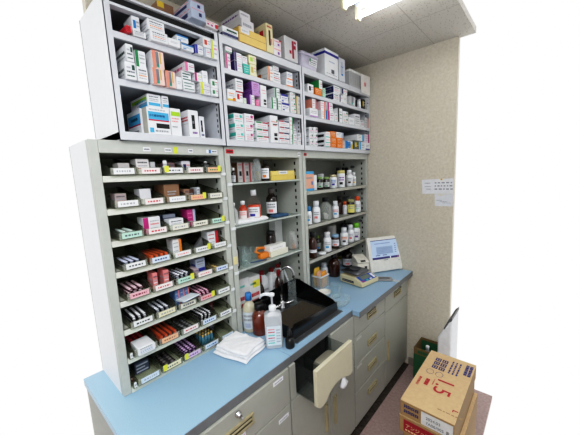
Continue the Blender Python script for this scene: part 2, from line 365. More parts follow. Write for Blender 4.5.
# far drawers and far door
y0, y1 = -.898, -.452
t = thing('base_cabinet', 'grey stack of four drawers with bronze cup handles below the scale', 'drawers', (0, y0, 0)); o = (0, y0, 0)
carcass(t, o, y0, y1)
for (z0, z1, zh) in ((.666, .812, .742), (.475, .666, .552), (.285, .475, .37), (.045, .285, .197)):
    d = front(t, o, 'drawer', y0, y1, z0, z1); cup_handle(d, o, -.665, zh)
    if zh == .742: lock(d, o, -.66, .785)
    if zh == .552 or zh == .37: sticker(d, o, -.872, z1-.03, .06, .014, pm((206, 206, 198)))
y0, y1 = -.448, 0.0
t = thing('base_cabinet', 'grey cabinet with single drawer over a door, against the beige wall', 'cabinet', (0, y0, 0)); o = (0, y0, 0)
carcass(t, o, y0, y1)
d = front(t, o, 'drawer', y0, y1, .645, .812); cup_handle(d, o, -.225, .735); lock(d, o, -.215, .785)
d = front(t, o, 'door', y0, y1, .045, .645); bar_handle(d, o, -.395, .25, .41)

# ================================================================== CARTONS
PLACED = []
def faceP(kind, y0, y1, xb, xf, z0, z1):
    e = .0007
    if kind == 'F': return lambda u, v: (xf+e, y0+(y1-y0)*u, z0+(z1-z0)*v)
    if kind == 'S': return lambda u, v: (xb+(xf-xb)*u, y0-e, z0+(z1-z0)*v)
    if kind == 'T': return lambda u, v: (xb+(xf-xb)*v, y0+(y1-y0)*u, z1+e)
def prints(mb, y0, y1, xb, xf, z0, z1, spec, rnd):
    for it in spec:
        P = faceP(it[0], y0, y1, xb, xf, z0, z1)
        if it[1] == 't': _, _, u0, u1, v, h, c = it; dashes(mb, P, u0, u1, v, h, pm(c), rnd)
        else: _, u0, v0, u1, v1, c = it; mb.quad([P(u0, v0), P(u1, v0), P(u1, v1), P(u0, v1)], pm(c))
def style(s, c1, c2):
    T = lambda v, c='ltext', h=.08, a=.12, b=.85, f='F': (f, 't', a, b, v, h, c)
    D = dict(
        txt=[T(.72, 'dark', .1), T(.52), T(.36, c1), T(.18)],
        plain=[T(.55, 'ltext', .07, .2, .8), T(.4, 'ltext', .07, .2, .7)],
        band=[('F', .05, .12, .95, .36, c1), T(.76, 'dark'), T(.58, c2), T(.45)],
        top=[('F', 0, .76, 1, 1, c1), T(.5, c2), T(.32), ('F', .1, .1, .35, .26, c1)],
        half=[('F', 0, .0, .3, 1, c1), T(.7, 'ltext', .08, .4, .92), T(.5, c2, .1, .4, .92), T(.25, 'ltext', .08, .4, .85)],
        bars=[('F', .08, .7, .92, .84, c1), ('F', .08, .42, .7, .54, c1), ('F', .08, .14, .92, .26, c1)],
        vbars=[('F', 0, 0, .3, 1, c1), ('F', .3, .12, .55, .95, (118, 124, 134)), ('F', .62, .3, .75, .95, c2), ('F', .3, .06, .55, .28, 'teal')],
        full=[('F', 0, 0, 1, 1, c1), T(.65, c2, .12), T(.42, c2, .08), T(.2, c2, .06)],
        blob=[('F', .15, .25, .5, .75, c1), T(.62, c2, .1, .56, .92), T(.38, 'ltext', .1, .56, .9)],
        dot=[('F', .62, .55, .9, .85, c1), T(.62, 'ltext', .1, .12, .5), T(.38, c2, .1), T(.16, c1, .08)],
        window=[('F', .3, .3, .62, .82, 'black'), T(.12, c1, .08, .3, .8), ('F', .36, .5, .56, .6, 'grey')],
        squares=[('F', .42, .1, .85, .2, 'black'), ('F', .42, .24, .85, .36, 'black'), T(.75, c1, .04), T(.62, c1, .04, .3, .8)],
        script=[('F', .55, .12, .7, .9, c1), ('F', .35, .3, .5, .45, c1), ('F', .7, .55, .85, .72, c1), ('F', .72, .8, .88, .9, c1)],
        edge=[('F', 0, 0, 1, .16, c1), T(.6, c2), T(.4)],
        vedge=[('F', .7, .0, 1, 1, c1), T(.75, c2, .06, .08, .6), T(.5, c2, .06, .08, .6), T(.25, 'ltext', .06, .08, .6)],
        duo=[('F', .0, .74, .48, .95, c1), ('F', .52, .74, 1, .95, c2), T(.45, 'rose', .1), T(.18, 'ltext', .1)],
        none=[])
    L = list(D[s])
    if s in ('txt', 'band', 'dot', 'duo'): L += [('S', 't', .3, .9, .5, .14, c1 if s != 'txt' else 'ltext'), ('S', 't', .4, .9, .25, .1, 'ltext')]
    if s in ('window', 'squares'): L += [('S', 't', .5, .95, .7, .06, 'red'), ('S', 't', .55, .95, .6, .06, 'red')]
    return L
def carton(y0, y1, xf, z0, z1, dep, base, spec, label, group=None, cat='box', name='medicine_box', rz=0, org=None):
    rnd = random.Random(hash(label) & 255 if False else sum(map(ord, label)))
    xb = xf-dep; yc = (y0+y1)/2
    mb = MB().box(xb, xf, y0, y1, z0, z1, pm(base)); prints(mb, y0, y1, xb, xf, z0, z1, spec, rnd)
    sm = tuple(int(v*.86) for v in (C[base] if isinstance(base, str) else base))
    mb.quad([(xb+.004, y0-.0003, (z0+z1)/2+.001), (xf-.004, y0-.0003, (z0+z1)/2+.001), (xf-.004, y0-.0003, (z0+z1)/2-.001), (xb+.004, y0-.0003, (z0+z1)/2-.001)], pm(sm))
    o = mb.build(name, org=((xb+xf)/2, yc, z0), bevel=.0012, rz=rz)
    return tag(o, label, cat, group)
def shelf_boxes(where, zs, xf, rows, ylim, zmax, group):
    done = {}; boxes = []
    for r in rows:
        k, uL, uR, vT, vB, on, st, c1, c2, base, look = r[:11]; op = r[11] if len(r) > 11 else {}
        x = xf+op.get('dx', 0); dep = min(op.get('d', .11), x-XB-.004); vm = (vT+vB)/2
        y0 = U(uL, vm, 'x', x)[1]; y1 = U(uR, vm, 'x', x)[1]
        z0 = zs+.0005 if on == 's' else max(done[q][5] for q in on.split('+'))+.0005
        z1 = U(uL, vT, 'x', x)[2]
        y0 = max(y0, ylim[0]); y1 = min(y1, ylim[1])
        # nudge sideways so cardboard never runs through cardboard
        for q in boxes:
            if q[4] < z1-.001 and q[5] > z0+.001 and q[2]-0 < x-0 and q[3] > x-dep and q[0] < y1-.0005 and q[1] > y0+.0005:
                m1, m0 = (q[0]+q[1])/2, (y0+y1)/2
                if m1 < m0: y0 = max(y0, q[1]+.0008)
                else: y1 = min(y1, q[0]-.0008)
        z1 = min(z1, zmax)
        if y1-y0 < .008 or z1-z0 < .008: print('THIN', where, k, round(y1-y0, 4), round(z1-z0, 4))
        for q in boxes:
            if q[4] < z1-.001 and q[5] > z0+.001 and q[2] < x and q[3] > x-dep and q[0] < y1-.0005 and q[1] > y0+.0005: print('CLASH', where, k, q[6])
        z1 = max(z1, z0+.012); y1 = max(y1, y0+.012)
        b = (y0, y1, x-dep, x, z0, z1, k); done[k] = b; boxes.append(b)
        spec = style(st, c1, c2)+op.get('x', [])
        jr = random.Random(k+where); jx = -jr.uniform(0, .006)
        carton(y0+.0008, y1-.0008, x+jx, z0, z1-.0006, dep-.004, base, spec, look+' '+where, group, rz=radians(jr.uniform(-1.1, 1.1)))
    return done
W = 'white'; S1 = lambda c: [('S', 0, 0, 1, 1, c)]
BL = (-1.941, -1.523); BM = (-1.477, -.923); BR = (-.877, -.02)
# ---- left upper cabinet
shelf_boxes('on left upper cabinet top shelf', 2.207, .022, [
 ('a', 126, 131.2, 24.4, 35.5, 's', 'full', 'red', 'black', 'red', 'red box at left end'),
 ('c', 133.6, 146.5, 28.8, 40.5, 's', 'txt', 'grey', 'grey', (222, 224, 226), 'low white grey-lettered box under blue-dot box', {'d': .16, 'dx': -.01}),
 ('b', 131.6, 139.8, 13.8, 28.3, 'c', 'blob', 'blue', 'grey', W, 'upright white box with blue dot', {'d': .08, 'dx': -.03}),
 ('e', 150.5, 168, 28, 42, 's', 'txt', 'orange', 'dark', W, 'lower white box with orange print', {'d': .16}),
 ('d', 147.5, 164.3, 14.2, 27.5, 'e', 'txt', 'orange', 'dark', W, 'upper white box with orange print', {'d': .16, 'dx': -.01}),
 ('f', 168.6, 180.5, 36.8, 46.5, 's', 'plain', 'grey', 'grey', W, 'plain white box beside orange-print boxes', {'d': .16}),
 ('h', 181.6, 193.8, 42.5, 51.5, 's', 'top', 'blue', 'sky', W, 'lower white and blue box', {'d': .15}),
 ('g', 177, 188.6, 33.6, 42.3, 'h+f', 'top', 'blue', 'sky', W, 'upper white and blue box', {'d': .15, 'dx': -.004}),
 ('i', 195, 203.2, 43.5, 55, 's', 'half', 'royal', 'royal', W, 'white box with royal blue corner', {'d': .1, 'x': [('S', .5, 0, 1, 1, 'royal')]}),
 ('k', 204, 211, 47, 58, 's', 'half', 'bluegrey', 'red', W, 'small white and pale blue box under swirl box', {'d': .1}),
 ('j', 203, 210.8, 33.6, 44.5, 'i+k', 'blob', (205, 70, 40), 'grey', W, 'long white box with red swirl', {'d': .2}),
 ('l', 211.6, 218.6, 38, 58.8, 's', 'half', 'yg', 'pink', W, 'tall white box with yellow-green bar', {'d': .08}),
], BL, 2.285, 'medicine boxes on the left top shelf')
shelf_boxes('on left upper cabinet middle shelf', 2.047, .02, [
 ('b', 126, 136.8, 60.5, 80, 's', 'dot', 'dgreen', 'dark', W, 'lower white box with dark green lettering', {'d': .15}),
 ('a', 126, 133.4, 43, 60, 'b', 'dot', 'dgreen', 'dark', W, 'upper white box with dark green lettering', {'d': .15}),
 ('d', 137.6, 148.2, 65.7, 82, 's', 'txt', 'orange', 'crimson', W, 'white box with orange title', {'d': .13}),
 ('c', 135, 145.4, 49.3, 65, 'd', 'half', 'green', 'grey', W, 'white box with green square', {'d': .11, 'dx': -.01}),
 ('f', 152.6, 164.4, 67, 83.2, 's', 'vbars', 'salmon', 'gold', (235, 200, 190), 'lower salmon striped box of stacked pair', {'d': .1, 'x': S1(W)}),
 ('e', 152.6, 164.4, 49.3, 66.3, 'f', 'vbars', 'salmon', 'gold', (235, 200, 190), 'upper salmon striped box of stacked pair', {'d': .1, 'x': S1(W)}),
 ('g', 165.2, 176, 69.5, 86, 's', 'vbars', 'salmon', 'gold', (235, 200, 190), 'single salmon striped box right of pair', {'d': .1}),
 ('h', 176.5, 182.2, 76.2, 88.5, 's', 'plain', 'grey', 'grey', W, 'plain small white box', {'d': .08}),
 ('k', 184, 195.6, 79.6, 90.4, 's', 'bars', (130, 150, 145), 'grey', W, 'lowest white box with grey-green lines', {'d': .13}),
 ('j', 182.2, 191.6, 70.5, 79.3, 'k', 'bars', (60, 95, 85), 'grey', W, 'middle white box with dark green lines', {'d': .13, 'dx': -.01}),
 ('i', 185, 194.6, 61, 70.2, 'j', 'half', 'pink', 'magenta', W, 'topmost long white box with pink marks', {'d': .2, 'x': [('S', 't', .2, .9, .3, .3, 'pink')]}),
 ('o', 201.4, 211, 88.6, 95.3, 's', 'half', 'yg', 'purple', W, 'lower white box with purple and yellow print', {'d': .12}),
 ('n', 200.8, 210, 81.2, 88, 'o', 'half', 'yg', 'purple', W, 'upper white box with purple and yellow print', {'d': .12}),
 ('l', 195, 202.4, 71.5, 80.7, 'n', 'half', 'magenta', 'yg', W, 'white box with pink and yellow chevron', {'d': .1, 'dx': -.004}),
 ('m', 203, 208.4, 69.8, 80.7, 'n', 'plain', 'grey', 'grey', W, 'upright plain white box beside chevron box', {'d': .1}),
 ('q', 211.8, 218.6, 87.5, 97, 's', 'blob', 'green', 'red', W, 'lower white box with green and red leaf', {'d': .1}),
 ('p', 211, 218, 78.3, 87, 'q', 'blob', 'green', 'red', W, 'upper white box with green and red leaf', {'d': .1}),
], BL, 2.18, 'medicine boxes on the left middle shelf')
d = shelf_boxes('on left upper cabinet bottom shelf', ZB+.03, -.012, [
 ('b', 147.5, 170.4, 106, 131, 's', 'none', 'sky', 'red', W, 'big white box with broad turquoise band', {'d': .045, 'x': [('F', .05, .55, .95, .84, 'sky'), ('F', .05, .5, .95, .55, 'red'), ('F', .36, .24, .95, .42, 'black'), ('F', .06, .06, .24, .24, 'sky'), ('F', 't', .3, .9, .1, .07, 'grey'), ('F', 't', .1, .8, .66, .08, 'navy'), ('F', 't', .1, .8, .89, .05, 'ltext'), ('S', 0, 0, 1, 1, (196, 194, 184))]}),
 ('e', 171.2, 181.6, 107.6, 133, 's', 'none', 'lime', 'rose', W, 'upright white box with lime band', {'d': .09, 'x': [('F', .06, .72, .94, .88, 'lime'), ('F', 't', .1, .8, .6, .05, 'rose'), ('F', 't', .1, .7, .5, .05, 'rose'), ('F', 't', .1, .6, .3, .05, 'grey')]}),
 ('c', 147.2, 160.6, 91.8, 105, 'b', 'band', 'sky', 'grey', W, 'left white box with small blue band', {'d': .17, 'dx': -.006, 'x': [('S', .1, .55, .95, .8, 'lime'), ('S', .5, .05, .95, .4, 'sky')]}),
 ('d', 161.4, 173.6, 93.2, 105.6, 'b', 'band', 'sky', 'grey', W, 'right white box with small blue band', {'d': .17, 'dx': -.006}),
 ('f', 188.6, 198.6, 109.5, 135, 's', 'window', 'purple', 'grey', W, 'larger upright white box with black window', {'d': .13}),
 ('g', 199.6, 205, 116, 136.5, 's', 'window', 'navy', 'grey', (225, 227, 235), 'smaller pale box with black window', {'d': .1, 'dx': -.02}),
], BL, 2.02, 'medicine boxes on the left bottom shelf')
yq = d['b'][0]-.004
carton(yq, yq+.1, -.066, ZB+.0305, ZB+.0305+.105, .14, W, [('S', .08, .45, .98, .82, 'sky'), ('S', .08, .4, .98, .45, 'red'), ('S', 't', .3, .8, .6, .1, 'navy'), ('S', 't', .4, .8, .15, .08, 'dark')], 'white box with turquoise band set sideways on left upper bottom shelf', 'medicine boxes on the left bottom shelf')
# ---- middle upper cabinet
shelf_boxes('on middle upper cabinet top shelf', 2.192, .006, [
 ('a', 226, 231, 52.5, 68, 's', 'half', 'magenta', 'pink', (230, 222, 228), 'white and magenta box below green-edged box', {'d': .08, 'dx': -.01}),
 ('b', 225.4, 232, 42, 51.5, 'a', 'edge', 'green', 'rose', W, 'white box with green lower edge', {'d': .08}),
 ('d', 235.2, 243, 59.8, 69.3, 's', 'half', 'dpurple', 'pink', W, 'lower white and deep purple box', {'d': .1, 'x': S1('dpurple')}),
 ('c', 234, 242, 51, 59.5, 'd', 'half', 'dpurple', 'pink', W, 'upper white and deep purple box', {'d': .1, 'x': S1('dpurple')}),
 ('f', 243.6, 249.6, 63, 71.2, 's', 'full', 'teal', W, 'teal', 'teal box under plain white one', {'d': .09}),
 ('e', 242.7, 247.8, 55, 62.6, 'f', 'txt', 'pink', 'pink', W, 'white box atop teal box', {'d': .09}),
 ('h', 250.2, 257, 63, 72.6, 's', 'blob', (190, 175, 90), 'pink', (226, 222, 180), 'lower pale yellow box', {'d': .08}),
 ('g', 249, 256.6, 53.7, 62.4, 'h', 'blob', 'lime', 'pink', (226, 222, 180), 'upper pale yellow box', {'d': .08}),
 ('i', 268.4, 273, 65.6, 78, 's', 'half', 'orange', 'orange', W, 'white box with orange side print', {'d': .16, 'x': [('S', .45, .3, .62, .6, 'orange'), ('S', 't', .1, .9, .12, .12, 'ltext')]}),
 ('j', 273.4, 281.2, 69.8, 81.4, 's', 'txt', 'red', 'red', W, 'white box with red lettering', {'d': .12}),
 ('k', 273.2, 279, 65, 69.4, 'j', 'txt', 'red', 'red', W, 'flat white box atop red-lettered box', {'d': .12}),
 ('m', 286.6, 293, 78.6, 84.6, 's', 'edge', 'orange', 'blue', W, 'lower white box with orange edge', {'d': .09}),
 ('l', 287.4, 293, 71, 78.2, 'm', 'edge', 'orange', 'blue', W, 'upper white box with orange edge', {'d': .12}),
], BM, 2.29, 'medicine boxes on the middle top shelf')
shelf_boxes('on middle upper cabinet middle shelf', 2.047, .006, [
 ('b', 227.8, 236, 88.2, 99.5, 's', 'edge', 'yellow', 'orange', W, 'white box with yellow lower edge', {'d': .12, 'x': [('F', .6, 0, .95, .3, 'orange')]}),
 ('c', 236.6, 243.6, 90.2, 101.6, 's', 'blob', 'red', 'red', W, 'red and white patterned box', {'d': .1, 'x': [('F', 0, .86, 1, 1, 'crimson')]}),
 ('a', 236.4, 243.8, 77.8, 88.6, 'c', 'txt', 'rose', 'royal', W, 'long white box atop patterned red one', {'d': .19}),
 ('d', 244.1, 247.2, 97.4, 102.6, 's', 'plain', 'green', 'grey', (205, 220, 200), 'tiny pale green box', {'d': .06}),
 ('g', 250.6, 255.4, 94.2, 103.6, 's', 'half', 'lilac', 'grey', W, 'small white box with violet side', {'d': .12, 'x': S1('purple')}),
 ('h', 255.9, 259.2, 99.4, 105, 's', 'full', 'pink', W, 'pink', 'tiny pink box', {'d': .08}),
 ('f', 252.6, 260, 89.8, 93.9, 'g+h', 'full', 'lilac', 'magenta', 'lilac', 'lower lilac box', {'d': .13, 'x': S1('purple')}),
 ('e', 251.8, 259.2, 81.2, 89.4, 'f', 'full', 'lilac', 'magenta', 'lilac', 'upper lilac box with black side square', {'d': .13, 'x': S1('purple')+[('S', .4, .25, .85, .85, 'black')]}),
 ('i', 260.8, 267, 84.6, 106, 's', 'squares', 'rose', 'grey', W, 'tall white box with black squares', {'d': .1}),
 ('k', 271.6, 276.4, 96.8, 107.8, 's', 'half', 'green', 'dgreen', W, 'lower left green and white box', {'d': .13}),
 ('l', 276.9, 281.8, 97.6, 109, 's', 'half', 'green', 'dgreen', W, 'lower right green and white box', {'d': .13}),
 ('j', 275, 280.2, 87.2, 96.4, 'k+l', 'half', 'green', 'dgreen', W, 'topmost green and white box', {'d': .17}),
 ('n', 282.4, 289.8, 102, 110.6, 's', 'top', 'royal', 'royal', W, 'lower white box with navy top band', {'d': .13}),
 ('m', 281.6, 288.6, 93.2, 101.6, 'n', 'top', 'royal', 'royal', W, 'upper white box with navy top band', {'d': .13}),
 ('r', 291, 296.2, 107, 112, 's', 'dot', 'green', 'rose', W, 'bottom one of four small white boxes', {'d': .12}),
 ('q', 291, 296, 101.4, 106.6, 'r', 'dot', 'green', 'rose', W, 'second from bottom of four small white boxes', {'d': .12}),
 ('p', 291, 295.8, 95.4, 101, 'q', 'dot', 'green', 'rose', W, 'third from bottom of four small white boxes', {'d': .12}),
 ('o', 291, 295.6, 89.2, 95, 'p', 'dot', 'green', 'rose', W, 'topmost of four small white boxes', {'d': .18}),
 ('s', 296.6, 300.2, 96, 112.6, 's', 'half', 'yellow', 'grey', (190, 190, 192), 'grey box with yellow patch at right end', {'d': .1, 'dx': -.004}),
], BM, 2.165, 'medicine boxes on the middle shelf of the middle cabinet')
rows = []
for k, (uL, uR, vT, vB) in enumerate(((236.6, 244.6, 131, 139.5), (235.2, 244, 122, 130.6), (234.2, 243.4, 112.4, 121.6))):
    rows.append(('t%d' % k, uL, uR, vT, vB, 's' if k == 0 else 't%d' % (k-1), 'dot', 'teal', 'rose', W, ('bottom', 'middle', 'topmost')[k]+' white and teal box', {'d': .12, 'dx': -.006*k, 'x': [('S', .6, .5, 1, .9, 'teal')]}))
for k, (uL, uR, vT, vB) in enumerate(((246, 254, 131.6, 140.4), (245, 254, 122.4, 131), (244.4, 254, 113, 122))):
    rows.append(('p%d' % k, uL, uR, vT, vB, 's' if k == 0 else 'p%d' % (k-1), 'dot', 'magenta', 'rose', W, ('bottom', 'middle', 'topmost')[k]+' white and pink dotted box', {'d': .12, 'dx': -.006*k}))
for k, (uL, uR, vT, vB) in enumerate(((257.6, 269.4, 135, 142), (257, 268.6, 128, 134.4), (256.2, 268, 120.6, 127.4))):
    rows.append(('g%d' % k, uL, uR, vT, vB, 's' if k == 0 else 'g%d' % (k-1), 'duo', 'green', 'crimson', W, ('bottom', 'middle', 'topmost')[k]+' white box with green and red strip', {'d': .1}))
rows.append(('w', 271, 278.4, 115, 142.6, 's', 'squares', 'rose', 'grey', W, 'tall white box with green dot', {'d': .2, 'x': [('F', .8, .78, .95, .86, 'green'), ('F', .3, .66, .9, .7, 'black')]}))
for k, vT in enumerate((137.4, 131.8, 126, 119.6)):
    rows.append(('r%d' % k, 279.6, 289.6, vT, vT+6, 's' if k == 0 else 'r%d' % (k-1), 'duo', 'crimson', 'navy', W, ('bottom', 'second lowest', 'second highest', 'topmost')[k]+' white box with crimson and navy blocks', {'d': .12}))
rows.append(('e1', 290.2, 293.2, 133.8, 143.4, 's', 'vedge', 'green', 'rose', W, 'lower narrow green-edged box', {'d': .1}))
rows.append(('e0', 290.2, 293.4, 116, 133.4, 'e1', 'vedge', 'green', 'rose', W, 'upper narrow green-edged box', {'d': .1}))
for cidx, (uL, uR, vs) in enumerate(((293.8, 297.2, (139.2, 134, 129, 124)), (297.5, 301.6, (140, 136, 132)))):
    for k, vT in enumerate(vs):
        nm = ('bottom', 'second', 'third', 'topmost')[k if cidx == 0 else (k if k < 2 else 3)]
        rows.append(('s%d%d' % (cidx, k), uL, uR, vT, vT+4.6, 's' if k == 0 else 's%d%d' % (cidx, k-1), 'txt', 'rose', 'rose', W, '%s tiny pink-print box, %s pile' % (nm, ('left', 'right')[cidx]), {'d': .08, 'dx': (-.01-.012*k if cidx == 0 else -.004)}))
shelf_boxes('on middle upper cabinet bottom shelf', ZB+.03, .004, rows, BM, 2.02, 'medicine boxes on the bottom shelf of the middle cabinet')
# ---- right upper cabinet
shelf_boxes('on right upper cabinet top shelf', 2.192, .006, [
 ('a', 308.4, 314, 83, 91.4, 's', 'blob', 'black', 'rose', W, 'white box with black blot', {'d': .14}),
 ('c', 315.4, 322, 87.2, 93.4, 's', 'full', 'orange', W, 'orange', 'bright orange box', {'d': .1}),
 ('b', 319, 322.6, 77.8, 86.8, 'c', 'half', W, 'rose', W, 'white box with green side', {'d': .1, 'x': S1((40, 150, 80))}),
 ('d', 322.7, 325.6, 87.6, 95, 's', 'vedge', 'mint', 'magenta', 'mint', 'slim pink and mint box', {'d': .09}),
 ('f', 333.6, 339.4, 92.6, 99, 's', 'txt', 'rose', 'rose', W, 'lower left white and navy box', {'d': .12, 'x': [('S', .4, .1, 1, .9, 'navy')]}),
 ('e', 333.6, 339.8, 84.6, 92, 'f', 'txt', 'rose', 'rose', W, 'upper left white and navy box', {'d': .12, 'x': [('S', .4, .1, 1, .9, 'navy')]}),
 ('h', 340.2, 343.2, 94.4, 100.8, 's', 'half', 'navy', 'rose', W, 'lower right white and navy box', {'d': .1}),
 ('i', 343.6, 347.4, 94, 102, 's', 'plain', 'grey', 'grey', (225, 227, 228), 'plain white block right of navy boxes', {'d': .05}),
 ('g', 341.6, 347.6, 87, 93.6, 'h+i', 'half', 'navy', 'rose', W, 'upper right white and navy box', {'d': .12}),
 ('j', 350, 355.4, 95.6, 104.8, 's', 'vbars', (186, 188, 190), 'grey', (212, 214, 216), 'grey striped upright box', {'d': .1}),
 ('l', 362.8, 365.8, 98.4, 107.6, 's', 'blob', 'yellow', 'grey', 'black', 'black box with yellow mark', {'d': .1}),
 ('m', 366.2, 369.2, 96.6, 108, 's', 'half', 'grey', 'dark', (196, 198, 202), 'slim grey upright box at right end', {'d': .1}),
], BR, 2.29, 'medicine boxes on the right top shelf')
shelf_boxes('on right upper cabinet middle shelf', 2.047, .006, [
 ('b', 310, 318, 107.4, 116, 's', 'edge', 'lilac', 'grey', W, 'white and lilac box under salmon one', {'d': .12}),
 ('a', 312, 316.2, 98.4, 107, 'b', 'vedge', 'rose', 'red', W, 'white box with salmon side', {'d': .14, 'x': S1('salmon')}),
 ('d', 321.4, 327.2, 109.6, 118.4, 's', 'vedge', 'blue', 'rose', W, 'white box with blue and green stripe', {'d': .12, 'x': [('F', .45, 0, .6, 1, 'orange')]}),
 ('c', 321.4, 326, 100.6, 109.2, 'd', 'vedge', 'rose', 'red', W, 'pink-sided white box', {'d': .16, 'x': S1((225, 185, 190))}),
 ('f', 328.4, 334.4, 110, 119.6, 's', 'half', 'magenta', 'magenta', W, 'lower magenta and white box', {'d': .12}),
 ('e', 327.4, 333, 100.2, 109.6, 'f', 'half', 'magenta', 'magenta', W, 'upper magenta and white box', {'d': .12}),
 ('f2', 334.8, 337.6, 113, 121, 's', 'txt', 'rose', 'rose', W, 'small white and rose box', {'d': .1}),
 ('g', 338.2, 342.8, 107.6, 122, 's', 'half', 'black', 'green', W, 'tall white box with black panel', {'d': .12}),
 ('i', 343.4, 348.4, 117.2, 124, 's', 'dot', 'green', 'rose', W, 'lower white box with green dot', {'d': .12}),
 ('h', 343.4, 348.4, 110.6, 116.8, 'i', 'dot', 'green', 'rose', W, 'upper white box with green dot', {'d': .12}),
 ('j', 349, 355, 116.6, 125, 's', 'plain', 'grey', 'grey', (222, 224, 228), 'low pale grey box', {'d': .13}),
 ('k', 355.4, 360.6, 113.4, 126.6, 's', 'txt', 'grey', 'grey', (218, 220, 224), 'tall pale grey lettered box', {'d': .13}),
 ('l', 361, 365, 119.6, 127.6, 's', 'txt', 'red', 'red', (214, 216, 220), 'small grey box with red lettering', {'d': .1}),
 ('m', 365.6, 369, 117.6, 128.4, 's', 'vedge', 'salmon', 'grey', (196, 198, 202), 'grey and salmon box at right end', {'d': .1}),
], BR, 2.165, 'medicine boxes on the right middle shelf')
rows = []
for k, vT in enumerate((139.6, 133, 126.6)):
    for c in (0, 1):
        uL, uR = ((310, 313.7), (314.1, 317.8))[c]
        rows.append(('a%d%d' % (c, k), uL, uR, vT+c*.3, vT+6, 's' if k == 0 else 'a%d%d' % (c, k-1), 'dot', ('dgreen', 'dgreen')[c], 'pink', W, '%s small pink-dotted white box, %s column' % (('bottom', 'middle', 'topmost')[k], ('left', 'right')[c]), {'d': .1}))
for k, vT in enumerate((142.8, 137.2, 131.4)):
    rows.append(('b%d' % k, 325.8, 330.6, vT, vT+5.5, 's' if k == 0 else 'b%d' % (k-1), 'edge', 'teal', 'rose', W, ('bottom', 'middle', 'topmost')[k]+' long white box with black side', {'d': .16, 'x': [('S', .2, .15, .9, .6, 'black')]}))
for k, vT in enumerate((143, 137, 130.8)):
    rows.append(('c%d' % k, 331, 336.6, vT, vT+5.6, 's' if k == 0 else 'c%d' % (k-1), 'full', 'orange', W, 'orange', ('bottom', 'middle', 'topmost')[k]+' orange box of left orange column', {'d': .12}))
for k, vT in enumerate((143.6, 137.4)):
    rows.append(('d%d' % k, 337.2, 342.8, vT, vT+5.6, 's' if k == 0 else 'd%d' % (k-1), 'full', 'orange', W, 'orange', ('lower', 'upper')[k]+' orange box of right orange column', {'d': .12}))
rows += [('d2', 337, 344, 131.6, 137, 'd1', 'vedge', 'bluegrey', 'navy', W, 'white and blue box atop orange boxes', {'d': .12}),
 ('e', 345.6, 353.4, 140.4, 149, 's', 'half', 'blue', 'blue', W, 'blue and white box with yellow end', {'d': .12, 'x': [('F', .3, .1, .72, .9, 'blue'), ('F', .74, 0, 1, .6, 'yellow')]}),
 ('f', 354.6, 359.6, 140, 149.6, 's', 'blob', 'yellow', 'green', (90, 100, 92), 'dark grey-green box with yellow mark', {'d': .1}),
 ('h', 360.2, 364.6, 141.6, 150.4, 's', 'half', 'sky', 'grey', W, 'lower white box with sky blue patch', {'d': .12}),
 ('g', 357.6, 364.4, 134, 139.4, 'h+f', 'vedge', 'sky', 'dark', W, 'upper white box with sky blue patch', {'d': .2}),
 ('j', 365.4, 370.3, 142.4, 151, 's', 'edge', 'royal', 'grey', W, 'white box with navy print at right end', {'d': .1, 'dx': .012}),
 ('i', 365.2, 369.8, 134, 142, 'j', 'vedge', 'magenta', 'grey', (222, 214, 224), 'pale box with purple edge at right end', {'d': .1})]
shelf_boxes('on right upper cabinet bottom shelf', ZB+.03, .004, rows, BR, 2.02, 'medicine boxes on the right bottom shelf')
# bottle on right top shelf
# ---- boxes on top of the cabinets
def topbox(uL, uR, vT, vB, x, dep, z0, base, spec, label, name='carton', zt=None):
    vm = (vT+vB)/2; y0, y1 = U(uL, vm, 'x', x)[1], U(uR, vm, 'x', x)[1]; z1 = zt or U(uL, vT, 'x', x)[2]
    carton(y0, y1, x, z0+.0005, z1, dep, base, spec, label, cat='box', name=name); return z1
ZT1 = ZT
def tprint(c, *vs): return [('F', 't', .12, .88, v, .1, c) for v in vs]
z = topbox(191, 205, 5.8, 14, .04, .27, ZT1, 'bluegrey', [('F', .52, .3, .72, .65, 'navy'), ('F', 't', .05, .95, .84, .06, 'rose'), ('S', .3, .2, .9, .6, 'navy'), ('S', 't', .1, .95, .76, .1, 'rose')], 'lower pale blue-grey carton with navy print on top of left cabinet')
topbox(190, 203.5, -1.5, 5.4, .035, .27, z, 'bluegrey', [('F', .5, .2, .7, .6, 'navy'), ('F', 't', .05, .95, .84, .06, 'rose'), ('S', .3, .2, .9, .6, 'navy'), ('S', 't', .1, .95, .76, .1, 'rose')], 'upper pale blue-grey carton with navy print on top of left cabinet')
topbox(206, 217.6, 19.2, 26.8, .02, .2, ZT1, (226, 222, 224), [('F', .75, .1, 1, .75, 'red'), ('F', 't', .05, .7, .7, .12, 'rose'), ('F', .1, .3, .25, .55, 'magenta'), ('F', .4, .2, .55, .5, 'magenta')], 'flat white and red package on top of left cabinet, right end')
topbox(157, 173, 0, 8, -.1, .14, ZT1, 'kraft', [('F', 0, .75, .4, 1, 'yellow')], 'brown cardboard box set back on top of left cabinet')
topbox(222.6, 237.8, 25, 34, .006, .2, ZT1, W, [('F', 0, 0, 1, .32, 'navy'), ('F', .25, .55, .9, .78, 'dgreen'), ('F', 't', .1, .9, .4, .08, 'ltext'), ('S', 0, 0, 1, .32, 'navy'), ('S', 't', .2, .9, .5, .2, 'dark')], 'white box with navy lower band on top of middle cabinet, left end')
z = topbox(239, 265.4, 25.5, 37, .008, .19, ZT1, (222, 186, 98), [('F', 0, .5, 1, .53, (150, 120, 60)), ('F', .06, .62, .36, .98, W), ('F', 't', .1, .32, .75, .08, 'ltext'), ('S', 0, .5, 1, .53, (150, 120, 60))], 'mustard yellow lidded box on top of middle cabinet')
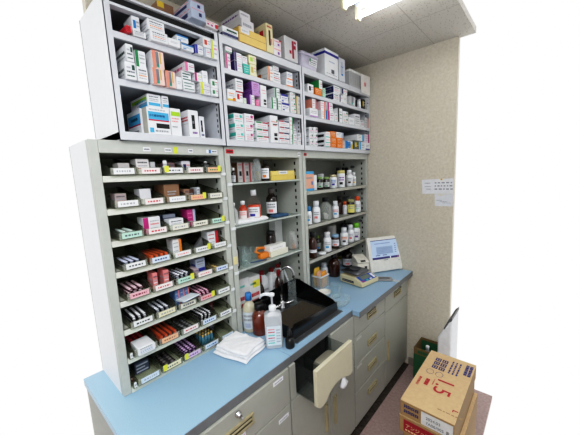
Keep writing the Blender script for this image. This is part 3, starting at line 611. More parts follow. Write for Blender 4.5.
z2 = topbox(241.6, 253.5, 17.5, 26.5, -.03, .16, z, (226, 224, 228), [('F', 't', .1, .8, .5, .2, 'ltext'), ('S', 't', .1, .9, .4, .2, 'purple')], 'lower white purple-lettered box on the yellow box')
topbox(239.5, 250, 9.6, 17.2, -.04, .16, z2, (226, 224, 228), [('F', 't', .1, .8, .5, .2, 'ltext'), ('S', 't', .1, .9, .4, .2, 'purple')], 'upper white purple-lettered box above the yellow box')
topbox(266.2, 272.8, 22.6, 47, .01, .11, ZT1, (222, 212, 168), [('F', .35, .25, .62, .78, 'black'), ('F', .65, .3, .85, .5, 'rose'), ('F', 't', .15, .85, .86, .06, 'red'), ('S', .55, .5, .8, .78, 'red'), ('S', 't', .1, .5, .8, .05, 'ltext')], 'tall cream box with black lettering on top of middle cabinet')
z = topbox(273.6, 281.2, 45.2, 53, .008, .12, ZT1, (226, 220, 224), [('F', 't', .1, .9, .6, .14, 'rose'), ('F', .5, .15, .75, .45, 'purple')], 'lower small white box beside tall cream box, middle cabinet top')
topbox(273.6, 281, 37.8, 45, .008, .12, z, (226, 220, 224), [('F', 't', .1, .9, .6, .14, 'rose'), ('F', .5, .15, .75, .45, 'purple'), ('F', .7, .8, 1, 1, 'crimson')], 'upper small white box beside tall cream box, middle cabinet top')
topbox(284.5, 297.4, 35, 57, .012, .18, ZT1, (206, 206, 208), style('script', 'crimson', 'crimson'), 'grey-white carton with large red brush script on top of middle cabinet')
# lidded lavender tub
y0, y1 = U(302, 55, 'x', .01)[1], U(319.5, 60, 'x', .01)[1]; yc, hy = (y0+y1)/2, (y1-y0)/2; o = (-.08, yc, ZT+.0005)
zt = U(302, 49, 'x', .01)[2]-ZT
t = thing('storage_tub', 'pale lavender lidded tub on top of right cabinet, left end', 'tub', o)
MB().rrect([(.075, hy*.9, 0), (.078, hy*.93, .01), (.084, hy*.97, zt*.8)], mat((200, 196, 212), .4), p=8).build('tub_body', t)
MB().rrect([(.088, hy, zt*.78), (.09, hy*1.02, zt*.8), (.09, hy*1.02, zt*.93), (.082, hy*.95, zt)], mat((190, 186, 204), .4), p=8).build('lid', t)
mb = MB(); A = (.0845, -.2*hy, .25*zt); B = (.0845, .75*hy, .68*zt)
Pf = lambda u, v: (.083+.0015+.004*v, A[1]+(B[1]-A[1])*u, A[2]+(B[2]-A[2])*v)
mb.quad([Pf(0, 0), Pf(1, 0), Pf(1, 1), Pf(0, 1)], pm(W)); Pg = lambda u, v: tuple(a+b for a, b in zip(Pf(u, v), (.0006, 0, 0)))
mb.quad([Pg(.03, .55), Pg(.2, .55), Pg(.2, .95), Pg(.03, .95)], pm('green')); dashes(mb, Pg, .25, .95, .7, .12, pm('dark'), random); dashes(mb, Pg, .1, .9, .4, .12, pm('dark'), random); dashes(mb, Pg, .1, .9, .15, .1, pm('grey'), random)
mb.build('name_label', t)
# white box with navy-banded lid
y0, y1 = U(325, 60, 'x', .012)[1], U(338, 63, 'x', .012)[1]; zt = U(325, 48, 'x', .012)[2]; o = (-.09, (y0+y1)/2, ZT+.0005)
t = thing('lidded_carton', 'white carton with navy-banded lid on top of right cabinet', 'box', o)
h = zt-ZT; hy = (y1-y0)/2
mb = MB().box(-.1, .1, -hy, hy, 0, h*.84, pm(W)); mb.box(.1, .1008, -hy*.05, hy*.4, h*.14, h*.3, pm('dark')); mb.box(.1, .1008, -.4*hy, .5*hy, h*.55, h*.6, pm('bluegrey')); dashes(mb, lambda u, v: (.1012, -hy*.8+1.6*hy*u, h*.08+.03*h*v), 0, 1, 0, 1, pm('ltext'), random); mb.build('carton_body', t, bevel=.002)
mb = MB().box(-.104, .104, -hy-.004, hy+.004, h*.84, h, pm(W)); mb.box(-.105, .105, -hy-.005, hy+.005, h*.82, h*.9, pm('royal')); mb.build('lid', t)
topbox(339, 345, 57, 78, .008, .1, ZT1, (205, 208, 214), [('F', .3, .35, .6, .85, 'bluegrey'), ('F', .35, .25, .65, .33, 'blue'), ('F', 't', .3, .7, .6, .05, 'blue')], 'slim grey box with blue print beside navy-lidded carton')
# white open tray with paper hanging over
y0, y1 = U(347, 80, 'x', -.02)[1], -.012; o = (-.1, (y0+y1)/2, ZT+.0005); hy = (y1-y0)/2
t = thing('file_tray', 'white open tray on top of right cabinet beside the wall', 'tray', o)
zt = U(360, 74, 'x', .0)[2]-ZT
mb = MB(); g = mat((176, 178, 180), .5); wv = mat((226, 226, 224), .5)
mb.box(-.12, .1, -hy, -hy+.004, 0, zt*.9, g); mb.box(-.12, .1, hy-.004, hy, 0, zt*.9, g); mb.box(-.12, -.116, -hy+.004, hy-.004, 0, zt*.9, g); mb.box(.096, .1, -hy+.004, hy-.004, 0, zt*.9, g); mb.box(-.116, .096, -hy+.004, hy-.004, 0, .004, g)
for i in range(9): mb.box(.1, .1006, -hy+.02+i*hy*.2, -hy+.028+i*hy*.2, zt*.12, zt*.8, mat((150, 152, 152), .6))
mb.build('tray_body', t)
mb = MB().box(-.124, .106, -hy-.004, -hy+.006, zt*.88, zt, wv); mb.box(-.124, .106, hy-.006, hy+.004, zt*.88, zt, wv); mb.box(-.124, -.114, -hy+.006, hy-.006, zt*.88, zt, wv); mb.box(.096, .106, -hy+.006, hy-.006, zt*.88, zt, wv); mb.build('rim', t)
pts = [U(360.6, 73.5, 'x', .01), U(369.8, 77, 'x', .01), U(370, 95.5, 'x', .01), U(361, 92.5, 'x', .01)]; pts[1][1] = pts[2][1] = min(pts[1][1], -.003)
mb = MB().prism([tuple(p) for p in pts], (.0012, 0, 0), mat((232, 228, 226), .7)); cy, cz = (pts[0][1]+pts[1][1])/2-.01, (pts[0][2]+pts[2][2])/2
mb.add([(.0118, cy+.017*cos(a), cz+.018*sin(a)) for a in [2*pi*i/16 for i in range(16)]], [tuple(range(16))], pm((222, 150, 150)))
dashes(mb, lambda u, v: (.0122, cy-.008+.02*u, cz-.008+.018*v), 0, 1, .0, .3, pm('red'), random); dashes(mb, lambda u, v: (.0122, cy-.008+.02*u, cz-.008+.018*v), 0, 1, .6, .3, pm('red'), random)
tag(mb.build('paper_sheet', org=tuple(pts[3])), 'white sheet with red stamp hanging over right cabinet front edge', 'paper')

# ================================================================== TRAYS
M_tray = clear((96, 98, 90), .1, .12); M_trayrim = clear((190, 192, 182), .3, .2); M_trayedge = clear((60, 60, 54), .6, .2)
struct(MB().box(.268, .352, -1.3, -.006, 0, .003, mat((58, 50, 42), .9, noise=.6, scale=45)).build('trim_1', org=(.268, -1.3, 0)))  # thin dark slab for the grime on the floor along the cabinet foot
YT = [-1.527-.097*k for k in range(7)]
def tray(row, k, z, lab, txt, ytag, y0=None):
    y1 = YT[k]-(.009 if k == 0 else .003); y0 = y0 or YT[k+1]+.002; o = (-.02, y0, z+.0004)
    look = {'white': 'white', 'pinkred': 'red-lettered', 'blue': 'blue-lettered', 'cream': 'cream', 'pink': 'pink', 'mint': 'mint', 'orange': 'orange', 'lilac': 'lilac', 'gold': 'yellowish'}[lab]
    t = thing('drawer_tray', 'clear tray, %s label%s, %s from right in %s tray row' % (look, ' and yellow tag' if ytag else '', ORD[k], ORD[row]), 'tray', o, group='clear medicine trays on the slotted shelves')
    w = y1-y0; xb, xf = -.23, .016; mb = MB(); e = .0022
    for ya in (0, w-e):
        mb.prism([(xb, ya, 0), (xf, ya, 0), (xf, ya, .027), (xf-.03, ya, .034), (xb, ya, .076)], (0, e, 0), M_tray); mb.prism([(xf-.03, ya, .0342), (xf-.03, ya, .0368), (xb, ya, .0788), (xb, ya, .0762)], (0, e, 0), M_trayedge)
    mb.box(xb, xf, e, w-e, 0, e, M_tray); mb.box(xb, xb+e, e, w-e, e, .076, M_tray); mb.box(xf-e, xf, e, w-e, e, .028, M_trayrim)
    mb.build('tray_shell', t)
    bg = {'white': (226, 228, 228), 'pinkred': (232, 222, 220), 'blue': (200, 214, 232), 'cream': (222, 220, 204), 'pink': (224, 170, 178), 'mint': (176, 215, 198), 'orange': (228, 176, 140), 'lilac': (206, 184, 214), 'gold': (222, 216, 180)}[lab]
    mb = MB(); a, b = (.012, w-.01); P = lambda u, v: (xf+.0012, a+(b-a)*u, .005+.021*v)
    mb.box(xf+.0002, xf+.001, a, b, .005, .026, pm(bg)); rnd = random.Random(row*10+k); dashes(mb, P, .14, .86, .34, .3, pm(txt), rnd, .5); mb.build('name_label', t)
    if ytag: MB().box(xf+.0014, xf+.002, *((w-.022, w-.006) if ytag == 'r' else (.004, .022)), .008, .034, pm((218, 222, 70))).build('yellow_tag', t)
    return y0, y1
def blister(mb, c, sx, sy, ang, plate, bump, nx, ny, tilt=0):   # one card of tablets
    ca, sa = cos(ang), sin(ang); ct, st = cos(tilt), sin(tilt)
    def X(x, y, z):
        x, z = x*ct+z*st, -x*st+z*ct
        return (c[0]+x*ca-y*sa, c[1]+x*sa+y*ca, c[2]+z)
    vs = [X(x, y, z) for z in (0, .0012) for x, y in ((-sx/2, -sy/2), (sx/2, -sy/2), (sx/2, sy/2), (-sx/2, sy/2))]
    mb.add(vs, [(0, 3, 2, 1), (4, 5, 6, 7), (0, 1, 5, 4), (1, 2, 6, 5), (2, 3, 7, 6), (3, 0, 4, 7)], mat(plate, .25, .3))
    for i in range(nx):
        for j in range(ny):
            px, py = -sx/2+sx*(i+.5)/nx, -sy/2+sy*(j+.5)/ny; r = min(sx/nx, sy/ny)*.36
            mb.rings([[X(px+r*f*cos(2*pi*q/8), py+r*f*sin(2*pi*q/8), .0012+hh) for q in range(8)] for f, hh in ((1, 0), (.85, .003), (.45, .0045))], mat(bump, .25), False, True)
def put_blister(row, k, y0, y1, z, plate, bump, look, n=3, nx=5, ny=2, xo=0):
    rnd = random.Random(row*31+k*7+n); w = y1-y0; c0 = (-.085+xo, (y0+y1)/2, z+.004); mb = MB()
    blister(mb, (0, 0, 0), .11, min(.04*ny/2+.012, w*.66), 0, plate, bump, nx, ny)
    look = look.replace('packs', 'pack'); wh = '%s tray from right, %s tray row' % (ORD[k], ORD[row])
    first = mb.build('blister_pack')
    for i in range(n):
        ob = first if i == 0 else first.copy()
        if i: COL.objects.link(ob)
        ob.location = (c0[0]+rnd.uniform(-.004, .004), c0[1]+rnd.uniform(-.003, .003), c0[2]+i*.0072); ob.rotation_euler.z = rnd.uniform(-.05, .05)
        top = n > 1 and i == n-1
        LABELS.pop('%s in %s' % (look, wh), None)
        tag(ob, ('topmost %s in %s' if top else '%s in %s') % (look, wh), 'blister pack', None if top or n == 1 else '%s stacked in %s' % (look, wh))
def put_box(row, k, y0, y1, z, fy, fw_, h, base, st, c1, c2, look, dep=.06, x=-.045, z0=0.0035, nm='medicine_box'):
    w = y1-y0-.012; a = y0+.006+w*fy; b = min(a+w*fw_, y1-.006)
    carton(a, b, x, z+z0, z+z0+h, dep, base, style(st, c1, c2), '%s in %s tray from right, %s tray row' % (look, ORD[k], ORD[row]), 'small boxes in the trays', name=nm)
ROWS = [
 [('orange', 'green', 'r'), ('pinkred', 'red', None), ('white', 'dark', 'l'), ('pinkred', 'red', None), ('white', 'grey', None)],
 [('cream', 'grey', None), ('orange', 'rose', 'r'), ('white', 'ltext', None), ('pinkred', 'red', None), ('white', 'grey', None)],
 [('mint', 'dark', 'r'), ('cream', 'black', None), ('cream', 'grey', None), ('pinkred', 'red', None), ('mint', 'dark', None)],
 [('white', 'grey', None), ('white', 'dark', 'r'), ('white', 'rose', None), ('blue', 'navy', None), ('white', 'dark', None)],
 [('blue', 'royal', None), ('pinkred', 'rose', None), ('mint', 'dark', 'r'), ('pinkred', 'red', None), ('pink', 'maroon', None)],
 [('white', 'dark', None), ('pink', 'red', 'r'), ('cream', 'dark', None), ('gold', 'grey', None), ('white', 'black', None)],
 [('white', 'navy', None), ('blue', 'royal', None), ('pinkred', 'red', None), ('orange', 'kraft', None), ('pinkred', 'pink', None), ('white', 'grey', None)],
 [('blue', 'grey', None), ('blue', 'blue', None), ('lilac', 'purple', 'l'), ('gold', 'dark', 'l'), ('blue', 'grey', None), ('white', 'dark', None)]]
TZ = ROWZ+[.872]
SP = {}
for r, cells in enumerate(ROWS):
    for k, (lab, txt, yt) in enumerate(cells):
        y0 = None
        if k == 5: y0 = -2.028
        if k == 4 and r < 3: y0 = max(YT[5]+.002, -2.02)
        SP[r, k] = tray(r, k, TZ[r], lab, txt, yt, y0)
def B(r, k, *a, **q): y0, y1 = SP[r, k]; put_box(r, k, y0, y1, TZ[r], *a, **q)
def BP(r, k, *a, **q): y0, y1 = SP[r, k]; put_blister(r, k, y0, y1, TZ[r], *a, **q)
B(0, 4, .45, .5, .045, (176, 172, 172), 'plain', 'grey', 'grey', 'grey carton')
B(0, 3, .12, .62, .062, (232, 226, 226), 'txt', 'red', 'red', 'white red-lettered carton', x=-.06)
B(0, 3, .78, .22, .05, (190, 190, 192), 'plain', 'grey', 'grey', 'slim grey carton', x=-.05)
B(0, 2, .3, .6, .048, (120, 96, 98), 'txt', 'red', 'rose', 'dusky red carton', x=-.06)
B(0, 1, .1, .5, .055, (216, 214, 222), 'blob', 'navy', 'rose', 'white carton with navy spot', x=-.06)
B(1, 4, .2, .5, .05, (176, 160, 160), 'txt', 'red', 'grey', 'grey-pink carton', x=-.06)
B(1, 3, .12, .55, .062, (220, 220, 226), 'none', 'blue', 'red', 'white blue-banded carton', x=-.06)
B(1, 2, .1, .85, .075, 'kraft', 'plain', 'brown', 'brown', 'large brown kraft carton', x=-.05, dep=.1)
B(1, 1, .0, .32, .05, (150, 112, 90), 'txt', 'brown', 'brown', 'small tan kraft carton', x=-.05)
B(1, 1, .36, .4, .048, (92, 62, 54), 'plain', 'brown', 'brown', 'dark brown carton', x=-.07)
B(1, 1, .8, .2, .055, (205, 208, 216), 'txt', 'navy', 'grey', 'slim white carton', x=-.05)
BP(2, 4, (150, 165, 160), (196, 210, 204), 'grey-green blister packs', n=4, nx=6, ny=2)
B(2, 3, .05, .85, .065, 'white', 'half', 'magenta', 'rose', 'white and magenta carton', x=-.045)
B(2, 2, .08, .8, .045, 'white', 'txt', 'blue', 'sky', 'white blue-lettered carton', x=-.03, dep=.05)
B(2, 2, .1, .7, .062, (80, 92, 118), 'top', 'bluegrey', 'sky', 'dark blue-grey carton', x=-.09, dep=.05)
B(2, 1, .05, .5, .075, 'magenta', 'vedge', 'bluegrey', 'pink', 'magenta carton with grey edge', x=-.05)
BP(2, 1, (130, 130, 132), (180, 180, 184), 'clear grey blister packs', n=3, xo=-.06)
BP(3, 4, (40, 46, 80), (200, 206, 226), 'navy blister packs', n=4, nx=6, ny=3)
y0, y1 = SP[3, 3]
for i in range(4):
    mb = MB().box(-.15, -.01, 0, .010, 0, .032, mat((206, 92, 48) if 3 == 3 else (188, 76, 40), .4)); mb.box(-.15, -.012, .0101, .0165, 0, .03, mat((56, 48, 50), .4))
    tag(mb.build('foil_strip'), '%s orange and black upright foil strip, fourth tray of fourth row' % ('leftmost', 'second', 'third', 'rightmost')[i], 'foil strip', 'upright orange foil strips in the fourth tray row').location = (0, y0+.01+i*.0195, TZ[3]+.004)
B(3, 2, .25, .5, .07, 'white', 'vedge', 'orange', 'grey', 'white and orange carton', x=-.05)
y0, y1 = SP[3, 1]; mb = MB().prism([(-.05, y0+.02, TZ[3]+.003), (-.05, y1-.012, TZ[3]+.003), (-.05, y1-.02, TZ[3]+.06)], (-.02, .002, 0), mat((128, 130, 134), .3, .5))
tag(mb.build('foil_sachet', org=(-.06, y0+.03, TZ[3]+.003)), 'folded grey foil sachet in second tray from right, fourth tray row', 'sachet')
B(3, 0, .02, .8, .075, 'white', 'vedge', 'red', 'red', 'red and white carton', x=-.05)
BP(4, 4, (96, 50, 62), (214, 190, 198), 'dark pink blister packs', n=5, nx=6, ny=3)
B(4, 3, .12, .24, .07, 'rose', 'txt', 'white', 'red', 'left salmon pink carton', x=-.03)
B(4, 3, .68, .28, .07, 'rose', 'txt', 'white', 'red', 'right salmon pink carton', x=-.03)
BP(4, 2, (36, 40, 66), (225, 228, 236), 'navy and white blister packs', n=5, nx=6, ny=3)
B(4, 1, .0, .3, .035, (180, 160, 166), 'txt', 'rose', 'red', 'low pinkish carton', x=-.03)
B(4, 1, .36, .6, .07, (176, 186, 208), 'band', 'royal', 'grey', 'pale blue carton', x=-.06)
BP(4, 0, (196, 160, 92), (214, 186, 120), 'gold blister pack', n=1, nx=5, ny=2)
BP(5, 4, (42, 42, 46), (224, 226, 228), 'black and white blister packs', n=5, nx=7, ny=3)
BP(5, 3, (40, 44, 60), (214, 218, 224), 'dark slate blister packs', n=4, nx=6, ny=3)
for q in range(3): B(5, 2, .08+.29*q, .26, .072, (92, 124, 176), 'vedge', 'rose', 'bluegrey', ('left', 'middle', 'right')[q]+' blue carton', x=-.05)
y0, y1 = SP[5, 2]; mb = MB().prism([(-.035, y0+.006, TZ[5]+.036), (.03, y0+.01, TZ[5]+.045), (.03, y1-.006, TZ[5]+.052), (-.035, y1-.012, TZ[5]+.043)], (0, 0, .006), mat((210, 220, 228), .4))
tag(mb.build('medicine_packet', org=(0, y0+.05, TZ[5]+.04)), 'flat white and blue packet lying over third tray, sixth tray row', 'packet')
BP(5, 1, (110, 28, 62), (226, 180, 200), 'maroon and pink blister packs', n=5, nx=6, ny=3)
B(6, 4, .08, .8, .032, 'white', 'txt', 'blue', 'red', 'white blue-lettered flat carton', x=.004, dep=.08)
BP(6, 4, (160, 36, 52), (204, 60, 76), 'red blister packs', n=3, nx=5, ny=3, xo=-.06)
y0, y1 = SP[6, 3]
for i in range(4):
    mb = MB().box(-.15, -.01, 0, .010, 0, .032, mat((206, 92, 48) if 6 == 3 else (188, 76, 40), .4)); mb.box(-.15, -.012, .0101, .0165, 0, .03, mat((56, 48, 50), .4))
    tag(mb.build('foil_strip'), '%s orange and black upright foil strip, fourth tray of seventh row' % ('leftmost', 'second', 'third', 'rightmost')[i], 'foil strip', 'upright orange foil strips in the seventh tray row').location = (0, y0+.01+i*.0195, TZ[6]+.004)
BP(6, 2, (70, 70, 70), (110, 112, 112), 'dull grey blister packs', n=2)
BP(6, 1, (40, 40, 44), (228, 228, 230), 'black and white blister packs', n=6, nx=7, ny=3)
B(6, 0, .1, .3, .05, (110, 40, 46), 'plain', 'rose', 'rose', 'small dark red carton', x=-.1)
B(7, 4, .15, .7, .05, (70, 78, 98), 'bars', 'bluegrey', 'rose', 'navy carton with grey stripes', x=-.08)
BP(7, 3, (66, 62, 62), (96, 92, 90), 'dark grey blister packs', n=2)
BP(7, 2, (92, 66, 104), (190, 160, 196), 'purple blister packs', n=5, nx=6, ny=3)
B(7, 2, .2, .5, .06, (176, 150, 186), 'plain', 'purple', 'grey', 'lilac carton', x=-.15, dep=.05)
y0, y1 = SP[7, 1]; ga, gb = mat((70, 120, 140), .3), mat((214, 178, 96), .3)
mb = MB().lathe([(.0068, 0), (.0068, .045), (.003, .048)], ga, seg=8); mb.lathe([(.0045, .048), (.0045, .058), (.001, .059)], gb, seg=8); amp = mb.build('ampoule')
for i in range(4):
    for j in range(3):
        ob = amp if i+j == 0 else amp.copy()
        if i+j: COL.objects.link(ob)
        ob.location = (-.09+j*.026, y0+.022+i*.016, TZ[7]+.004); LABELS.pop('teal ampoule with gold cap in second tray from right, bottom tray row', None)
        tag(ob, 'teal ampoule with gold cap in second tray from right, bottom tray row', 'ampoule', 'teal ampoules with gold caps in the bottom tray row')
B(7, 0, .3, .25, .06, (176, 176, 186), 'dot', 'navy', 'grey', 'small grey note carton', x=-.14, dep=.02)
BP(7, 5, (120, 80, 78), (220, 190, 170), 'pinkish blister packs', n=3, nx=5, ny=1)
mb = MB(); c = (-.03, (SP[0, 2][0]+.02), TZ[0]+.0035)
t = thing('vial', 'small white-capped vial behind yellow tag in top tray row', 'vial', c)
MB().lathe([(.009, 0), (.01, .004), (.01, .03), (.006, .036)], mat((200, 205, 215), .3), seg=14).build('vial_body', t); MB().lathe([(.008, .0362), (.008, .052), (.006, .054)], pm(W), seg=14).build('cap', t)

# ================================================================== VESSELS
M_amber = mat((58, 26, 14), .12, spec=.8); M_dark = mat((34, 22, 18), .12, spec=.8); M_wp = mat((236, 239, 242), .35); M_cl = clear((214, 220, 220), .03, .04, .2); M_capk = mat((22, 22, 24), .35)
def place(u, vB, z, x=None):
    if x is None:
        p = U(u, vB, 'z', z); return (p[0], p[1], z)
    return (x, U(u, vB, 'x', x)[1], z)
FACE = math.atan2(CAM[1]+.9, CAM[0])      # towards the middle of the room
def vessel(u, wpx, vT, vB, z, label, body, cap=None, lab=None, kind='pill', x=None, labp=('grey', 'blue'), name='medicine_bottle', labr=(.16, .56), capr=None, group=None, hmin=.02, cat='bottle', dy=0):
    p = list(place(u, vB, z, x)); p[1] += dy; R = wpx*depth(p)/F/2; H = max(zat(p[0], p[1], vT)-z, hmin)
    if p[0] < -.015 and z > 1 and z < 1.8:
        lo, hi = ((-.874, -.024) if p[1] > -.9 else (-1.474, -.926))
        if p[1] > -1.5: p[1] = min(max(p[1], lo+R+.002), hi-R-.002)
    org = (p[0], p[1], z+.0008); t = thing(name, label, cat, org, group=group)
    if kind == 'pill': pr = [(R*.94, 0), (R, .03*H), (R, .60*H), (R*.93, .67*H), (R*.72, .72*H), (R*.6, .735*H)]; ct, cr = .735, .7
    elif kind == 'round': pr = [(R*.94, 0), (R, .03*H), (R, .56*H), (R*.9, .66*H), (R*.62, .74*H), (R*.4, .78*H), (R*.38, .82*H)]; ct, cr = .815, .5
    elif kind == 'tallneck': pr = [(R*.94, 0), (R, .03*H), (R, .54*H), (R*.86, .66*H), (R*.5, .76*H), (R*.36, .82*H), (R*.34, .86*H)]; ct, cr = .855, .42
    elif kind == 'jar': pr = [(R*.94, 0), (R, .03*H), (R, .72*H), (R*.9, .8*H), (R*.84, .82*H)]; ct, cr = .81, .88
    elif kind == 'straight': pr = [(R*.97, 0), (R, .02*H), (R, .8*H), (R*.9, .82*H)]; ct, cr = .815, .96
    MB().lathe(pr, body, seg=22).build('bottle_body', t)
    if cap is not None:
        c = R*(capr or cr); MB().lathe([(c, ct*H+.0005), (c, .97*H), (c*.9, H)], cap, seg=20).build('cap', t)
    if lab is not None:
        a0, a1 = FACE-1.15, FACE+1.0; z0, z1 = labr[0]*H, labr[1]*H; n = 12; e = R+.0006; mb = MB()
        P = lambda u_, v_: (e*cos(a0+(a1-a0)*u_), e*sin(a0+(a1-a0)*u_), z0+(z1-z0)*v_)
        for i in range(n): mb.quad([P(i/n, 0), P((i+1)/n, 0), P((i+1)/n, 1), P(i/n, 1)], lab)
        e = R+.0012; rnd = random.Random(int(u*7+vB)); w = pm(labp[0])
        for v_ in (.72, .5): dashes(mb, P, .2, .85, v_, .12, w, rnd)
        if labp[1]:
            m2 = pm(labp[1])
            for i in range(3): mb.quad([P(.3+.12*i, .1), P(.42+.12*i, .1), P(.42+.12*i, .36), P(.3+.12*i, .36)], m2)
        mb.build('paper_label', t)
    return t
lw = pm(W); ly = mat((222, 216, 120), .5)
# right cabinet bottle on the top shelf
vessel(359.2, 4.6, 100, 107, 2.192, 'round white tub on right upper cabinet top shelf', M_wp, pm((214, 216, 218)), None, 'straight', x=-.03)
# middle lower unit, top glass shelf
z = SH['middle'][0]
for i, (u, col) in enumerate(((239.8, 'kraft'), (246.6, 'rose'), (253, 'rose'))):
    p = place(u, 182, z, -.13); w = 6.4*depth(p)/F; h = zat(-.13, p[1], 162.5)-z
    carton(p[1]-w/2, p[1]+w/2-.002, -.12, z+.0008, z+h, .05, (196, 192, 190), [('F', .32, .32, .78, .56, 'black'), ('F', 't', .2, .85, .85, .06, 'rose'), ('F', 't', .2, .85, .7, .05, 'ltext'), ('F', 't', .2, .8, .16, .06, 'ltext'), ('S', 0, 0, 1, 1, col)], '%s upright white box with black square on top glass shelf' % ('left', 'middle', 'right')[i], 'upright boxes with black squares on the glass shelf')
p = place(230.4, 184, z, -.12); w = .028
tag(MB().rrect([(.012, w*.5, 0), (.016, w*.56, .03), (.013, w*.52, .07), (.006, w*.5, .088)], clear((190, 195, 195), .35, .25), (p[0], p[1]+.004, z+.001), p=3).build('plastic_pouch', org=(p[0], p[1]+.004, z+.001)), 'crinkled clear pouch at left end of top glass shelf', 'pouch')
vessel(234, 5.2, 168, 182.4, z, 'small dropper bottle with white cap on top glass shelf', M_dark, lw, pm((205, 208, 212)), 'round', x=-.07, labr=(.05, .5), labp=('grey', None))
p = place(257.4, 181, z, -.17)
carton(p[1]-.03, p[1]+.02, -.17, z+.0008, z+.062, .05, (206, 182, 92), [], 'small yellow box behind white boxes on top glass shelf')
p = place(257.6, 181, z, -.075); hh = zat(-.075, p[1], 159)-z
tag(MB().rrect([(.018, .016, 0), (.022, .021, .02), (.02, .02, hh*.7), (.006, .02, hh)], clear((200, 205, 205), .3, .2), (p[0], p[1], z+.001), p=3).build('plastic_bag', org=(p[0], p[1], z+.001)), 'tall clear plastic bag beside amber bottle on top glass shelf', 'bag')
vessel(266, 8.8, 160, 181.6, z, 'amber bottle with white and orange label on top glass shelf', M_dark, M_capk, lw, 'round', x=-.08, labr=(.12, .6), labp=('grey', 'orange'))
p0, p1 = U(271.5, 178, 'x', -.05)[1], U(295, 178, 'x', -.05)[1]; hh = U(271.5, 171, 'x', -.05)[2]-z
zz = z+.0008+hh*.5
carton(p0, p1, -.05, z+.0008, zz, .13, (222, 196, 100), [], 'lower flat yellow box on top glass shelf, right side')
carton(p0+.001, p1-.001, -.051, zz+.0005, z+hh, .13, (226, 202, 112), [('F', .3, .3, .66, .95, W), ('F', 't', .34, .62, .5, .2, 'ltext')], 'upper flat yellow box with white label on top glass shelf')
# second glass shelf
z = SH['middle'][1]
vessel(234.5, 8, 203, 221, z, 'clear wash bottle with white cap at left of second glass shelf', clear((205, 208, 206), .5, .2), lw, None, 'tallneck', x=-.06)
M_redl = clear((196, 76, 50), .8, .08)
vessel(243.8, 9, 201, 219, z, 'small clear bottle of red liquid on second glass shelf', M_redl, lw, pm((232, 222, 220)), 'round', x=-.10, labp=('rose', None))
t = vessel(255, 13.4, 190, 219, z, 'large clear bottle half full of red liquid, second glass shelf', clear((226, 214, 210), .02, .06, .1), lw, lw, 'round', x=-.09, labr=(.14, .46), labp=('grey', 'royal'), capr=.42)
ch = [c for c in t.children if c.name.startswith('bottle_body')][0]; R = max(v.co.x for v in ch.data.vertices); H = max(v.co.z for v in ch.data.vertices)
MB().lathe([(R*.9, .002), (R*.95, .006), (R*.97, .62*H*.9), (R*.9, H*.64)], mat((205, 84, 58), .3, spec=.5), seg=22).build('liquid', t)
vessel(272.4, 11.6, 188, 212, z, 'dark brown bottle with white and red label, second glass shelf', M_dark, pm((96, 92, 88)), lw, 'round', x=-.13, labr=(.12, .52), labp=('grey', 'rose'))
def cloth(cx, cy, z, lx, ly, h, m, name, label, rz=0, layers=2, amp=.004, cat='cloth', seed=3, parts=None):
    t = thing(name, label, cat, (cx, cy, z), rz)
    rnd = random.Random(seed); n = 22; zb = .0006
    for L in range(layers):
        sx, sy = lx*(1-.045*L), ly*(1-.05*L); hh = h/layers; ox, oy = (rnd.uniform(-.006, .006) if L else 0), (rnd.uniform(-.006, .006) if L else 0); ph = rnd.uniform(0, 6)
        def top(u, v): return amp*(sin(5*u+ph)*cos(4*v+ph*.7)+.6*sin(9*u-6*v+ph))*(.6 if L < layers-1 else 1)
        vs, fs = [], []
        def ed(q): q = min(1, max(0, q)); return sqrt(max(0, 1-(1-min(1, q/.12))**2))
        for i in range(n+1):
            for j in range(n+1):
                u, v = i/n, j/n; e = min(ed(min(u, 1-u)*2+.001), ed(min(v, 1-v)*2+.001))
                vs.append((ox+sx*(u-.5)+.004*sin(7*v+ph), oy+sy*(v-.5)+.004*sin(6*u+ph), zb+hh*.5+hh*.5*e+max(0, top(u*3, v*3)*e)))
        o = len(vs)
        for i in range(n+1):
            for j in range(n+1):
                u, v = i/n, j/n; e = min(ed(min(u, 1-u)*2+.001), ed(min(v, 1-v)*2+.001))
                vs.append((ox+sx*(u-.5)+.004*sin(7*v+ph), oy+sy*(v-.5)+.004*sin(6*u+ph), zb+hh*.5-hh*.5*e))
        I = lambda i, j: i*(n+1)+j
        for i in range(n):
            for j in range(n):
                fs.append((I(i, j), I(i+1, j), I(i+1, j+1), I(i, j+1))); fs.append((o+I(i, j), o+I(i, j+1), o+I(i+1, j+1), o+I(i+1, j)))
        for i in range(n):
            fs += [(I(i, 0), o+I(i, 0), o+I(i+1, 0), I(i+1, 0)), (I(i, n), I(i+1, n), o+I(i+1, n), o+I(i, n)), (I(0, i), I(0, i+1), o+I(0, i+1), o+I(0, i)), (I(n, i), o+I(n, i), o+I(n, i+1), I(n, i+1))]
        MB().add(vs, fs, m, True).build('cloth_fold' if layers > 1 else 'sheet', t); zb += hh*.98+amp*.3
    return t
M_cloth = mat((234, 235, 238), .9, noise=.05, scale=120)
c0, c1 = U(233, 224, 'x', -.045)[1], U(268, 216, 'x', -.045)[1]
cloth(-.075, (c0+c1)/2, z, .075, c1-c0, .022, M_cloth, 'folded_bag', 'crumpled white bag along front edge of second glass shelf', 0, 1, .004, 'bag', 5)
a, b = U(273, 215, 'x', -.07)[1], U(286, 213, 'x', -.07)[1]
cloth(-.08, (a+b)/2, z, .06, b-a, .014, mat((46, 84, 120), .6), 'blue_packet', 'dark blue packet lying at right of second glass shelf', 0, 1, .003, 'packet', 8)
